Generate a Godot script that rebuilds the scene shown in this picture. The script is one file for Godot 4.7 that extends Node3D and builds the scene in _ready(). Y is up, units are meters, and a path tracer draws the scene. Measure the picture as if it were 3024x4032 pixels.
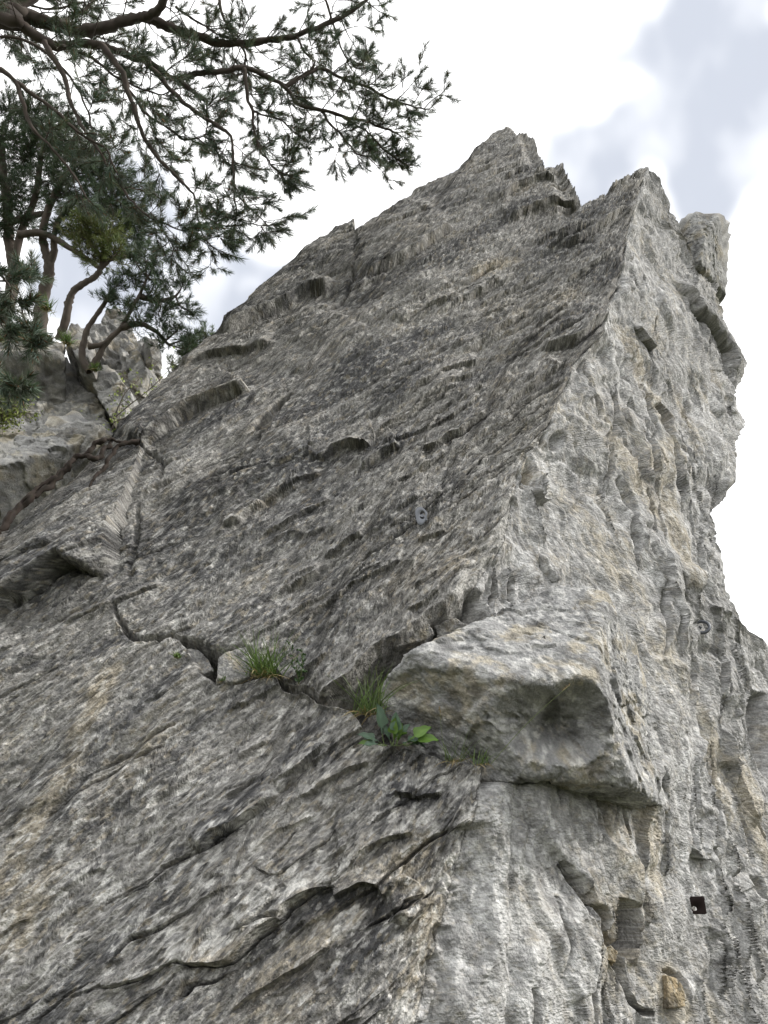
extends Node3D
# A limestone arete: a dark slab on the left, a pale wall on the right, a block jutting from their edge,
# seen from its foot under a pine bough. Metres, y up; the foot of the rock is at the origin.

const EYE := 1.6
const FOOT := Vector3(0.167, 1.6, -2.18)          # the edge between slab and wall, at eye height
const EDGE := Vector3(0.364, 1, -0.291)          # how the edge moves per metre of height
const ALONG_SLAB := Vector3(-0.999, 0, -0.05)    # level, away from the edge
const ALONG_WALL := Vector3(0.781, 0, -0.625)
const SLAB_OUT := Vector3(-0.048, 0.295, 0.954)     # outward normals
const WALL_OUT := Vector3(0.625, 0, 0.781)
const NL_COLS := 560
const NR_COLS := 280
const ROWS := 840
const BOTTOM := -1.75

var rng := RandomNumberGenerator.new()
var slab := {}
var wall := {}
var names := {}
var M := {}

# ---------------------------------------------------------------- naming
func numbered(called: String) -> String:
	var n: int = names.get(called, 0)
	names[called] = n + 1
	return called if n == 0 else "%s_%03d" % [called, n]

func tag(o: Node, label: String, category := "", group := "", kind := "") -> void:
	if label: o.set_meta("label", label)
	if category: o.set_meta("category", category)
	if group: o.set_meta("group", group)
	if kind: o.set_meta("kind", kind)

func thing(called: String, label: String, category: String, at := Vector3.ZERO, group := "") -> Node3D:
	var o := Node3D.new()
	o.name = numbered(called)
	o.position = at
	add_child(o)
	tag(o, label, category, group)
	return o

func part(called: String, mesh: Mesh, mat: Material, parent: Node) -> MeshInstance3D:
	var o := MeshInstance3D.new()
	o.mesh = mesh
	o.material_override = mat
	if parent == self:
		o.name = numbered(called)
		add_child(o)
	else:
		var k := 0
		var nm := called
		while parent.has_node(nm):
			k += 1
			nm = "%s_%03d" % [called, k]
		o.name = nm
		parent.add_child(o)
		o.position = -place(parent)
	return o

func place(n: Node) -> Vector3:
	var p := Vector3.ZERO
	while n is Node3D and n != self:
		p += (n as Node3D).position
		n = n.get_parent()
	return p

# ---------------------------------------------------------------- mesh helpers
class Mb:
	var v := PackedVector3Array()
	var n := PackedVector3Array()
	var c := PackedColorArray()
	var i := PackedInt32Array()
	func vert(p: Vector3, nn: Vector3, col: Color) -> int:
		v.append(p); n.append(nn); c.append(col)
		return v.size() - 1
	func tri(a: int, b: int, d: int) -> void:
		i.append(a); i.append(b); i.append(d)
	func mesh() -> ArrayMesh:
		for k in range(0, i.size(), 3):     # front faces run clockwise, on the side of the normals
			var g := (v[i[k + 2]] - v[i[k]]).cross(v[i[k + 1]] - v[i[k]])
			if g.dot(n[i[k]] + n[i[k + 1]] + n[i[k + 2]]) < 0.0:
				var s := i[k + 1]
				i[k + 1] = i[k + 2]
				i[k + 2] = s
		var a := []
		a.resize(Mesh.ARRAY_MAX)
		a[Mesh.ARRAY_VERTEX] = v; a[Mesh.ARRAY_NORMAL] = n; a[Mesh.ARRAY_COLOR] = c; a[Mesh.ARRAY_INDEX] = i
		var m := ArrayMesh.new()
		m.add_surface_from_arrays(Mesh.PRIMITIVE_TRIANGLES, a)
		return m

func noise(seed_: int, freq: float, oct := 3, type := FastNoiseLite.TYPE_SIMPLEX_SMOOTH) -> FastNoiseLite:
	var f := FastNoiseLite.new()
	f.seed = seed_
	f.noise_type = type
	f.frequency = freq
	f.fractal_type = FastNoiseLite.FRACTAL_FBM if oct > 1 else FastNoiseLite.FRACTAL_NONE
	f.fractal_octaves = oct
	return f

func points(a: Array) -> PackedVector3Array:
	var p := PackedVector3Array()
	for k in range(0, a.size(), 3):
		p.append(Vector3(a[k], a[k + 1], a[k + 2]))
	return p

func smooth_line(p: PackedVector3Array, sub: int) -> PackedVector3Array:
	var r := PackedVector3Array()
	for k in p.size() - 1:
		var p0 := p[maxi(k - 1, 0)]
		var p3 := p[mini(k + 2, p.size() - 1)]
		for s in sub:
			r.append(p[k].cubic_interpolate(p[k + 1], p0, p3, float(s) / sub))
	r.append(p[p.size() - 1])
	return r

func tube(mb: Mb, p: PackedVector3Array, r0: float, r1: float, sides: int, col: Color, knot := 0.0, tip := true) -> void:
	var first := mb.v.size()
	var side := Vector3.UP
	var nn := p.size()
	for k in nn:
		var t := (p[mini(k + 1, nn - 1)] - p[maxi(k - 1, 0)]).normalized()
		side = (side - t * side.dot(t))
		if side.length() < 0.05: side = t.cross(Vector3(0.3, 0.2, 0.9))
		side = side.normalized()
		var up := t.cross(side)
		var r := lerpf(r0, r1, pow(float(k) / (nn - 1), 0.8))
		for s in sides:
			var an := TAU * s / sides
			var d := side * cos(an) + up * sin(an)
			var rr: float = r * (1.0 + knot * M.knots.get_noise_3dv(p[k] * 1.0 + d * r))
			var tone: float = 1.0 + 0.45 * M.bark_noise.get_noise_3dv((p[k] + d * r))
			mb.vert(p[k] + d * rr, d, Color(col.r * tone, col.g * tone, col.b * tone))
	for k in nn - 1:
		for s in sides:
			var a := first + k * sides + s
			var b := first + k * sides + (s + 1) % sides
			mb.tri(a, a + sides, b)
			mb.tri(b, a + sides, b + sides)
	if tip:
		var e := mb.vert(p[nn - 1] + (p[nn - 1] - p[nn - 2]).normalized() * r1, (p[nn - 1] - p[nn - 2]).normalized(), col)
		for s in sides:
			mb.tri(first + (nn - 1) * sides + s, e, first + (nn - 1) * sides + (s + 1) % sides)

# a tapered, bent blade with a shallow fold
func blade(mb: Mb, p: PackedVector3Array, w: float, across: Vector3, col: Color, tipcol: Color, point := 1.0) -> void:
	var nn := p.size()
	var first := mb.v.size()
	for k in nn:
		var t := float(k) / (nn - 1)
		var tan := (p[mini(k + 1, nn - 1)] - p[maxi(k - 1, 0)]).normalized()
		var s := (across - tan * across.dot(tan)).normalized()
		var ww := w * 0.5 * (1.0 - pow(t, 2.2) * point)
		var nor := tan.cross(s)
		var c := col.lerp(tipcol, t)
		mb.vert(p[k] - s * ww + nor * ww * 0.3, (nor - s * 0.4).normalized(), c)
		mb.vert(p[k], nor, c)
		mb.vert(p[k] + s * ww + nor * ww * 0.3, (nor + s * 0.4).normalized(), c)
	for k in nn - 1:
		var a := first + k * 3
		for q in 2:
			mb.tri(a + q, a + q + 3, a + q + 1)
			mb.tri(a + q + 1, a + q + 3, a + q + 4)

# ---------------------------------------------------------------- the two rock faces
# Each face keeps, line by line, its place on the face (across the edge, height above the eye) and its relief in metres.
func face(is_wall: bool, lines: int, per: int) -> Dictionary:
	var n := lines * per
	var d := {"wall": is_wall, "lines": lines, "per": per, "fixed": PackedFloat32Array(), "u": PackedFloat32Array(), "v": PackedFloat32Array(), "wu": PackedFloat32Array(), "wv": PackedFloat32Array(), "h": PackedFloat32Array(), "drop": PackedFloat32Array(), "tan": PackedFloat32Array(), "dark": PackedFloat32Array(), "pale": PackedFloat32Array(), "clean": PackedFloat32Array()}
	d.fixed.resize(lines)
	for k in ["u", "v", "wu", "wv", "h", "drop", "tan", "dark", "pale", "clean"]:
		var a := PackedFloat32Array()
		a.resize(n)
		d[k] = a
	return d

func curve_at(a: Array, x: float) -> float:   # pairs x, y with x rising
	if x <= a[0]: return a[1]
	for k in range(2, a.size(), 2):
		if x <= a[k]:
			return lerpf(a[k - 1], a[k + 1], (x - a[k - 2]) / (a[k] - a[k - 2]))
	return a[a.size() - 1]

func row_height(t: float, top: float) -> float:   # rows lie closer where the rock is nearer the ground
	if t < 0.02: return lerpf(BOTTOM, -0.36, t / 0.02)
	var s := (t - 0.02) / 0.98
	var k := log(1.0 + 1.9 * (top + 0.36))
	return -0.36 + (top + 0.36) * (exp(k * s) - 1.0) / (exp(k) - 1.0)

# The faces are laid out twice: first coarsely, to see where the relief is steep, then finely, with the points drawn
# together there, so that the undersides of lips are as finely meshed as the rest of the rock.
func lay_out(coarse: int, crowd: Dictionary) -> void:
	var skyline := [0, 5.391, -0.047, 5.316, -0.09, 5.204, -0.15, 5.106, -0.211, 5.029, -0.26, 4.881, -0.312, 4.774, -0.364, 4.72, -0.409, 4.699, -0.454, 4.832, -0.503, 4.971, -0.572, 5.164, -0.645, 5.368, -0.711, 5.53, -0.76, 5.589, -0.781, 5.539, -0.791, 5.457, -0.856, 5.496, -0.9, 5.66, -1.019, 6.012, -1.113, 6.265, -1.169, 6.335]
	skyline.append_array([-1.258, 6.323, -1.335, 6.474, -1.433, 6.567, -1.483, 6.508, -1.516, 6.384, -1.557, 5.635, -1.637, 5.387, -1.722, 5.298, -1.785, 5.209, -1.818, 4.981, -1.846, 4.808, -1.885, 4.628, -1.915, 4.526, -1.975, 4.36, -2.02, 4.5, -2.09, 4.51, -2.15, 4.34, -2.217, 4.14, -2.235, 3.85])
	var far_edge := [2.3, -2, 2.3, 0.9, 2, 1.25, 1.7, 1.327, 1.429, 1.38, 1.348, 1.498, 1.293, 1.569, 1.251, 1.739, 1.161, 2.019, 1.229, 2.103, 1.324, 2.259, 1.337, 2.423, 1.382, 2.704, 1.456, 2.861, 1.535, 3.054, 1.426, 3.164, 1.365, 3.229, 1.445, 3.475]
	far_edge.append_array([1.438, 3.674, 1.359, 3.766, 1.294, 3.807, 1.19, 4.043, 1.204, 4.225, 1.094, 4.301, 1.148, 4.652, 0.62, 4.74, 0.552, 4.79, 0.44, 4.95, 0.356, 5.084, 0.28, 5.17, 0.205, 5.25, 0.1, 5.34, 0.02, 5.39])
	var top_w := []                      # mirrored: distance from the edge rising
	for k in range(0, skyline.size(), 2):
		top_w.append(-skyline[k]); top_w.append(skyline[k + 1])
	var far_v := []
	for k in range(0, far_edge.size(), 2):
		far_v.append(far_edge[k + 1]); far_v.append(far_edge[k])
	var jag := noise(5, 3.0, 5)
	var cols := NL_COLS / coarse
	slab = face(false, cols, ROWS)
	var su: PackedFloat32Array = slab.u
	var sv: PackedFloat32Array = slab.v
	var last := 2.235
	for j in cols:
		var s := float(j) / (cols - 1)
		var u := last * (exp(1.1 * s) - 1.0) / (exp(1.1) - 1.0)
		slab.fixed[j] = -u
		var top := curve_at(top_w, u) + 0.035 * jag.get_noise_1d(u * 4.0) * smoothstep(0.0, 0.1, u)
		for i in ROWS:
			var k := j * ROWS + i
			su[k] = -u
			sv[k] = row_height(crowded(crowd, "slab", s, i, ROWS) / (ROWS - 1), top)
	slab.u = su
	slab.v = sv
	var rows := ROWS / coarse
	wall = face(true, rows, NR_COLS)
	var wu2: PackedFloat32Array = wall.u
	var wv2: PackedFloat32Array = wall.v
	var edge_top := curve_at(top_w, 0.0)
	for i in rows:
		var v := sv[i * coarse]
		wall.fixed[i] = v
		var far := curve_at(far_v, v) + 0.03 * jag.get_noise_1d(v * 5.0 + 90.0) * smoothstep(edge_top, edge_top - 0.3, v)
		for j in NR_COLS:
			var k := i * NR_COLS + j
			wu2[k] = far * crowded(crowd, "wall", v, j, NR_COLS) / (NR_COLS - 1)
			wv2[k] = v
	wall.u = wu2
	wall.v = wv2
	var w1 := noise(11, 6.0, 2)
	var w2 := noise(12, 6.0, 2)
	for d in [slab, wall]:
		var u: PackedFloat32Array = d.u
		var v: PackedFloat32Array = d.v
		var wu: PackedFloat32Array = d.wu
		var wv: PackedFloat32Array = d.wv
		for k in u.size():
			wu[k] = u[k] + 0.013 * w1.get_noise_2d(u[k], v[k])
			wv[k] = v[k] + 0.013 * w2.get_noise_2d(u[k], v[k])
		d.wu = wu
		d.wv = wv

# where the i-th of n points goes (as an index into the even layout), on the line at a place
func crowded(crowd: Dictionary, which: String, at: float, i: int, n: int) -> float:
	if crowd.is_empty(): return float(i)
	var map: PackedFloat32Array = crowd[which]
	var keys: PackedFloat32Array = crowd[which + "_at"]
	var m := keys.size()
	var l := clampi(keys.bsearch(at) - 1, 0, m - 2)
	var t := clampf((at - keys[l]) / (keys[l + 1] - keys[l] + 1e-9), 0.0, 1.0)
	return lerpf(map[l * n + i], map[(l + 1) * n + i], t)

func find_steep() -> Dictionary:
	var r := {}
	for d in [slab, wall]:
		var n: int = d.per
		var lines: int = d.lines
		var h: PackedFloat32Array = d.h
		var run: PackedFloat32Array = d.u if d.wall else d.v
		var raw := PackedFloat32Array()
		raw.resize(n * lines)
		for l in lines:
			for i in range(1, n):
				var k := l * n + i
				raw[k] = minf(absf(h[k] - h[k - 1]) / (absf(run[k] - run[k - 1]) + 0.0004), 5.0)
		var map := PackedFloat32Array()
		map.resize(n * lines)
		for l in lines:
			var cost := PackedFloat32Array()
			cost.resize(n)
			var total := 0.0
			var sum := 0.0
			for i in range(-3, n):
				for q in [-1, 0, 1]:
					var b: int = clampi(l + q, 0, lines - 1) * n
					if i + 3 < n: sum += raw[b + i + 3]
					if i - 4 >= 0: sum -= raw[b + i - 4]
				if i > 0:
					total += 1.0 + 1.1 * maxf(0.0, sum / 21.0 - 0.12)
					cost[i] = total
			var q2 := 0
			for i in n:
				var want := total * i / (n - 1)
				while q2 < n - 2 and cost[q2 + 1] < want: q2 += 1
				map[l * n + i] = q2 + clampf((want - cost[q2]) / (cost[q2 + 1] - cost[q2]), 0.0, 1.0)
		var at := PackedFloat32Array()
		for l in lines: at.append(d.fixed[l] if d.wall else float(l) / (lines - 1))
		var which := "wall" if d.wall else "slab"
		r[which] = map
		r[which + "_at"] = at
	return r

# index ranges of a face that fall in a box: [first, last] pairs
func spans(d: Dictionary, u0: float, u1: float, v0: float, v1: float) -> PackedInt32Array:
	var out := PackedInt32Array()
	var f: PackedFloat32Array = d.fixed
	var per: int = d.per
	var a: PackedFloat32Array = d.u if d.wall else d.v
	var flo := v0 if d.wall else u0
	var fhi := v1 if d.wall else u1
	var lo := u0 if d.wall else v0
	var hi := u1 if d.wall else v1
	for l in d.lines:
		if f[l] < flo or f[l] > fhi: continue
		var b: int = l * per
		var x := 0
		var y := per
		while x < y:
			var m := (x + y) >> 1
			if a[b + m] < lo: x = m + 1
			else: y = m
		var first := x
		y = per
		while x < y:
			var m := (x + y) >> 1
			if a[b + m] <= hi: x = m + 1
			else: y = m
		if x > first:
			out.append(b + first); out.append(b + x)
	return out

# each piece of a line: start, step, and one over its length squared
func pieces(p: Array, closed: bool) -> PackedFloat32Array:
	var r := PackedFloat32Array()
	var n := p.size() / 2
	for m in (n if closed else n - 1):
		var o := ((m + 1) % n) * 2
		var bx: float = p[o] - p[m * 2]
		var by: float = p[o + 1] - p[m * 2 + 1]
		r.append_array([p[m * 2], p[m * 2 + 1], bx, by, 1.0 / (bx * bx + by * by + 1e-9)])
	return r

# the straight line from a line's first to its last point: start, unit direction, length, and how far the line strays to either side
func chord(p: Array) -> PackedFloat32Array:
	var n := p.size()
	var dx: float = p[n - 2] - p[0]
	var dy: float = p[n - 1] - p[1]
	var l := sqrt(dx * dx + dy * dy) + 1e-6
	dx /= l
	dy /= l
	var r := PackedFloat32Array([p[0], p[1], dx, dy, 0.0, l, 0.0, 0.0])
	for k in range(0, n, 2):
		var s: float = dx * (p[k + 1] - p[1]) - dy * (p[k] - p[0])
		var a: float = dx * (p[k] - p[0]) + dy * (p[k + 1] - p[1])
		r[6] = minf(r[6], s)
		r[7] = maxf(r[7], s)
		r[4] = minf(r[4], a)
		r[5] = maxf(r[5], a)
	return r

func bounds(p: Array, pad: float) -> PackedFloat32Array:
	var r := PackedFloat32Array([1e9, -1e9, 1e9, -1e9])
	for k in range(0, p.size(), 2):
		r[0] = minf(r[0], p[k] - pad); r[1] = maxf(r[1], p[k] + pad)
		r[2] = minf(r[2], p[k + 1] - pad); r[3] = maxf(r[3], p[k + 1] + pad)
	return r

# an open joint: a groove that narrows towards its ends
func crack(d: Dictionary, p: Array, w: float, deep: float) -> void:
	var q := bounds(p, w * 2.5 + 0.02)
	var sp := spans(d, q[0], q[1], q[2], q[3])
	var wu: PackedFloat32Array = d.wu
	var wv: PackedFloat32Array = d.wv
	var h: PackedFloat32Array = d.h
	var n := p.size() / 2
	var e := pieces(p, false)
	var n5 := e.size()
	var c := chord(p)
	for s in range(0, sp.size(), 2):
		for k in range(sp[s], sp[s + 1]):
			var x := wu[k]
			var y := wv[k]
			var cs := c[2] * (y - c[1]) - c[3] * (x - c[0])
			if cs < c[6] - w * 2.5 or cs > c[7] + w * 2.5: continue
			var ca := c[2] * (x - c[0]) + c[3] * (y - c[1])
			if ca < c[4] - w or ca > c[5] + w: continue
			var best := 1e9
			var where := 0.0
			for m in range(0, n5, 5):
				var ax := e[m]
				var ay := e[m + 1]
				var bx := e[m + 2]
				var by := e[m + 3]
				var t := clampf(((x - ax) * bx + (y - ay) * by) * e[m + 4], 0.0, 1.0)
				var dx := x - ax - bx * t
				var dy := y - ay - by * t
				var dd := dx * dx + dy * dy
				if dd < best:
					best = dd
					where = (m * 0.2 + t) / (n - 1)
			var ww := w * (0.35 + 0.65 * sin(PI * clampf(where, 0.02, 0.98)))
			var g := sqrt(best) / ww
			if g < 2.4:
				h[k] -= deep * exp(-g * g * g) * (0.4 + 0.6 * sin(PI * where))
	d.h = h

# a lip: the rock above the line stands out and falls back over a length; its underside is steep
func ledge(d: Dictionary, p: Array, high: float, back: float, under: float) -> void:
	var q := bounds(p, back * 1.9)
	var sp := spans(d, q[0], q[1], q[2], q[3])
	var wu: PackedFloat32Array = d.wu
	var wv: PackedFloat32Array = d.wv
	var h: PackedFloat32Array = d.h
	var drop: PackedFloat32Array = d.drop
	var clean: PackedFloat32Array = d.clean
	var n := p.size() / 2
	var e := pieces(p, false)
	var n5 := e.size()
	var ramp := clampf(high * 0.22, 0.005, 0.03)
	var c := chord(p)
	for s in range(0, sp.size(), 2):
		for k in range(sp[s], sp[s + 1]):
			var x := wu[k]
			var y := wv[k]
			var cs := c[2] * (y - c[1]) - c[3] * (x - c[0])
			if cs < c[6] - (back * 1.2 + 0.02) or cs > c[7] + back * 1.9: continue
			var ca := c[2] * (x - c[0]) + c[3] * (y - c[1])
			if ca < c[4] - 0.02 or ca > c[5] + 0.02: continue
			var best := 1e9
			var sign := 1.0
			var where := 0.0
			for m in range(0, n5, 5):
				var ax := e[m]
				var ay := e[m + 1]
				var bx := e[m + 2]
				var by := e[m + 3]
				var t := clampf(((x - ax) * bx + (y - ay) * by) * e[m + 4], 0.0, 1.0)
				var dx := x - ax - bx * t
				var dy := y - ay - by * t
				var dd := dx * dx + dy * dy
				if dd < best - 1e-10:
					best = dd
					sign = signf(bx * (y - ay) - by * (x - ax))
					where = (m * 0.2 + t) / (n - 1)
			var dist := sqrt(best)
			var fade := smoothstep(0.0, 0.12, where) * smoothstep(0.0, 0.12, 1.0 - where)
			if sign >= 0.0:
				var up := high * fade * maxf(0.0, exp(-dist / back) - 0.15) * 1.18 * smoothstep(-0.003, ramp, dist)
				h[k] += up
				if high > 0.02: clean[k] = maxf(clean[k], fade * smoothstep(0.02, 0.06, high) * exp(-pow(dist / (ramp + 0.012), 2.0)))
				if high > 0.0: drop[k] += up * 0.75 * absf(c[2]) * exp(-dist / (high + 0.01))
			elif high > 0.02 and dist < 0.05:
				clean[k] = maxf(clean[k], fade * smoothstep(0.02, 0.06, high) * exp(-pow(dist / 0.012, 2.0)))
				h[k] -= under * fade * exp(-dist / (back * 0.35 + 0.01))
			elif under > 0.0:
				h[k] -= under * fade * exp(-dist / (back * 0.35 + 0.01))
	d.h = h
	d.drop = drop
	d.clean = clean

# a polygon of rock set back or standing out, tilted
func plate(d: Dictionary, p: Array, high: float, soft: float, tilt_u: float, tilt_v: float) -> void:
	var q := bounds(p, soft * 2.0 + 0.03)
	var sp := spans(d, q[0], q[1], q[2], q[3])
	var wu: PackedFloat32Array = d.wu
	var wv: PackedFloat32Array = d.wv
	var h: PackedFloat32Array = d.h
	var clean: PackedFloat32Array = d.clean
	var n := p.size() / 2
	var e := pieces(p, true)
	var n5 := e.size()
	var cx := (q[0] + q[1]) * 0.5
	var cy := (q[2] + q[3]) * 0.5
	for s in range(0, sp.size(), 2):
		for k in range(sp[s], sp[s + 1]):
			var x := wu[k]
			var y := wv[k]
			var best := 1e9
			var inside := false
			for m in range(0, n5, 5):
				var ax := e[m]
				var ay := e[m + 1]
				var bx := e[m + 2]
				var by := e[m + 3]
				var t := clampf(((x - ax) * bx + (y - ay) * by) * e[m + 4], 0.0, 1.0)
				var dx := x - ax - bx * t
				var dy := y - ay - by * t
				best = minf(best, dx * dx + dy * dy)
				if (ay > y) != (ay + by > y) and x < bx * (y - ay) / by + ax:
					inside = not inside
			var edge := sqrt(best) * (1.0 if inside else -1.0)
			var m2 := smoothstep(-soft, soft, edge)
			clean[k] = maxf(clean[k], smoothstep(0.02, 0.08, absf(high)) * exp(-pow(edge / (soft + 0.008), 2.0)))
			if m2 > 0.0:
				h[k] += m2 * (high + tilt_u * (x - cx) + tilt_v * (y - cy))
	d.h = h
	d.clean = clean

func bump(d: Dictionary, cu: float, cv: float, ru: float, rv: float, ang: float, high: float) -> void:
	var r := maxf(ru, rv)
	var sp := spans(d, cu - r, cu + r, cv - r, cv + r)
	var wu: PackedFloat32Array = d.wu
	var wv: PackedFloat32Array = d.wv
	var h: PackedFloat32Array = d.h
	var c := cos(deg_to_rad(ang))
	var s2 := sin(deg_to_rad(ang))
	for s in range(0, sp.size(), 2):
		for k in range(sp[s], sp[s + 1]):
			var x := wu[k] - cu
			var y := wv[k] - cv
			var a := (x * c + y * s2) / ru
			var b := (-x * s2 + y * c) / rv
			var g := 1.0 - a * a - b * b
			if g > 0.0: h[k] += high * g * g * (3.0 - 2.0 * g)
	d.h = h

# a streak of crust, lichen or plain tone, with a torn outline
func streak(d: Dictionary, kind: String, p: Array, wide: float, much: float) -> void:
	var q := bounds(p, wide * 1.5)
	var sp := spans(d, q[0], q[1], q[2], q[3])
	var wu: PackedFloat32Array = d.wu
	var wv: PackedFloat32Array = d.wv
	var h: PackedFloat32Array = d[kind]
	var e := pieces(p, false)
	var c := chord(p)
	for s in range(0, sp.size(), 2):
		for k in range(sp[s], sp[s + 1]):
			var x := wu[k]
			var y := wv[k]
			var cs := c[2] * (y - c[1]) - c[3] * (x - c[0])
			if cs < c[6] - wide * 1.45 or cs > c[7] + wide * 1.45: continue
			var ca := c[2] * (x - c[0]) + c[3] * (y - c[1])
			if ca < c[4] - wide * 1.45 or ca > c[5] + wide * 1.45: continue
			var best := 1e9
			for m in range(0, e.size(), 5):
				var t := clampf(((x - e[m]) * e[m + 2] + (y - e[m + 1]) * e[m + 3]) * e[m + 4], 0.0, 1.0)
				var dx := x - e[m] - e[m + 2] * t
				var dy := y - e[m + 1] - e[m + 3] * t
				best = minf(best, dx * dx + dy * dy)
			h[k] += much * smoothstep(1.45, 0.2, sqrt(best) / wide)
	d[kind] = h

# the smaller parting lines between beds on the slab and the upright joints of the wall
func more_beds() -> void:
	rng.seed = 33
	for k in 170:
		var v := -0.3 + 6.0 * pow(rng.randf(), 1.5)
		var u := -rng.randf_range(0.05, 2.1) if k % 3 else -rng.randf_range(0.03, 0.6)
		var l := rng.randf_range(0.10, 0.32) * (1.0 + 0.25 * maxf(v, 0.0))
		var an := 0.62 + 0.09 * clampf(v, -0.4, 4.0) + rng.randfn() * 0.05
		var p := []
		for q in 4:
			p.append(u + cos(an) * l * (q / 3.0 - 0.5) + rng.randfn() * 0.006)
			p.append(v + sin(an) * l * (q / 3.0 - 0.5) + rng.randfn() * 0.006)
		if k % 2: ledge(slab, p, rng.randf_range(0.008, 0.022) * (0.6 + 0.3 * v), rng.randf_range(0.03, 0.08), 0.006)
		else: crack(slab, p, rng.randf_range(0.004, 0.007) * (1.0 + 0.35 * maxf(v, 0.0)), rng.randf_range(0.02, 0.05))
	for k in 140:
		var v := -0.3 + 5.0 * pow(rng.randf(), 1.3)
		var u := rng.randf_range(0.1, 1.6)
		var l := rng.randf_range(0.10, 0.45)
		var an := 1.93 + rng.randfn() * 0.12
		var p := []
		for q in 4:
			p.append(u + cos(an) * l * (q / 3.0 - 0.5) + rng.randfn() * 0.010)
			p.append(v + sin(an) * l * (q / 3.0 - 0.5) + rng.randfn() * 0.010)
		if k % 2: ledge(wall, p, rng.randf_range(0.008, 0.030), rng.randf_range(0.03, 0.12), 0.006)
		else: crack(wall, p, rng.randf_range(0.005, 0.011) * (1.0 + 0.15 * maxf(v, 0.0)), rng.randf_range(0.03, 0.07))

# the grain of the rock itself: thin beds broken into flakes on the slab, upright flakes on the wall
func grain(d: Dictionary) -> void:
	var is_wall: bool = d.wall
	var u: PackedFloat32Array = d.wu
	var v: PackedFloat32Array = d.wv
	var h: PackedFloat32Array = d.h
	var s0 := 100 if is_wall else 200
	var big := noise(s0 + 1, 0.9, 3)
	var mid := noise(s0 + 2, 5.0, 4)
	var fine := noise(s0 + 3, 55.0, 4)
	var where := noise(s0 + 4, 2.2, 3)
	var shift := noise(s0 + 5, 1.3, 3)
	var chips := noise(s0 + 6, 1.0, 1, FastNoiseLite.TYPE_CELLULAR)
	chips.cellular_return_type = FastNoiseLite.RETURN_DISTANCE2_SUB
	chips.cellular_jitter = 1.0
	var flakes := noise(s0 + 7, 1.0, 1, FastNoiseLite.TYPE_CELLULAR)
	flakes.cellular_return_type = FastNoiseLite.RETURN_CELL_VALUE
	var per: int = d.per
	var clean: PackedFloat32Array = d.clean
	var raw := h.duplicate()
	var run: PackedFloat32Array = d.u if is_wall else d.v
	for k in h.size():
		var x := u[k]
		var y := v[k]
		var k0 := maxi(k - 1, 0)
		var k1 := mini(k + 1, h.size() - 1)
		var steep := (raw[k1] - raw[k0]) / (absf(run[k1] - run[k0]) + 0.0005)
		var a: float
		var b: float
		if is_wall:
			a = -0.36 * x + 0.93 * y
			b = 0.93 * x + 0.36 * y
		else:
			a = cos(0.84) * x + sin(0.84) * y
			b = -sin(0.84) * x + cos(0.84) * y
			b += 0.06 * sin(b * 0.9) - a * 0.04 * clampf(b, -1.0, 3.0)
		var near := 1.0 + 0.12 * clampf(y, 0.0, 5.0)
		var m := where.get_noise_2d(a * 0.6, b * 1.3)
		var sh := shift.get_noise_2d(a, b * 1.6)
		var f := fine.get_noise_2d(a * (0.35 if is_wall else 0.5), b)
		var hh := 0.05 * big.get_noise_2d(x, y) + 0.016 * lerpf(0.5, 1.0, smoothstep(0.25, 1.3, y)) * mid.get_noise_2d(a * 0.45, b * 1.5)
		var calm := lerpf(0.45, 1.0, smoothstep(0.25, 1.3, y))
		if is_wall:
			var c1 := chips.get_noise_2d(a * 3.6, b * 13.0 + sh * 1.5)
			var c2 := flakes.get_noise_2d(a * 4.5 + sh * 2.0, b * 16.0)
			var c3 := flakes.get_noise_2d(a * 15.0 + sh, b * 48.0 + 7.0)
			hh += 0.007 * c1 * (0.5 + m) + 0.005 * c2 * smoothstep(-0.2, 0.4, sh) + 0.0030 * c3 + 0.0040 * f
			hh += 0.040 * chips.get_noise_2d(a * 1.3, b * 4.2 + sh * 0.8)
			var q := b * 7.0 + sh * 2.2
			q -= floorf(q)
			hh += 0.012 * q * smoothstep(0.0, 0.4, m)
			var q3 := b * 2.4 + sh * 1.3
			q3 -= floorf(q3)
			hh += 0.026 * minf(q3, (1.0 - q3) * 5.0)
		else:
			# beds: each stands out at its lower edge and slopes back
			var q := -b * 5.2 + sh * 0.8
			q -= floorf(q)
			var q2 := -b * 17.0 + sh * 1.6 + f * 0.35
			q2 -= floorf(q2)
			hh += (0.016 * q * q * smoothstep(-0.05, 0.35, m)) * calm + 0.0085 * calm * q2 * smoothstep(0.35, -0.1, m + 0.3 * sh)
			var c1 := chips.get_noise_2d(a * 12.0, b * 30.0 + sh)
			var c2 := flakes.get_noise_2d(a * 10.0 + sh, b * 27.0)
			var c3 := flakes.get_noise_2d(a * 34.0 + sh, b * 80.0)
			hh += 0.022 * calm * chips.get_noise_2d(a * 1.4, b * 5.0 + sh * 0.6)
			hh += (0.006 * c1 * (0.6 - m) + 0.0045 * c2 + 0.0032 * c3 + 0.0055 * f) * near
		h[k] += hh / (1.0 + 0.2 * steep * steep) * (1.0 - 0.6 * clean[k])
	d.h = h

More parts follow.
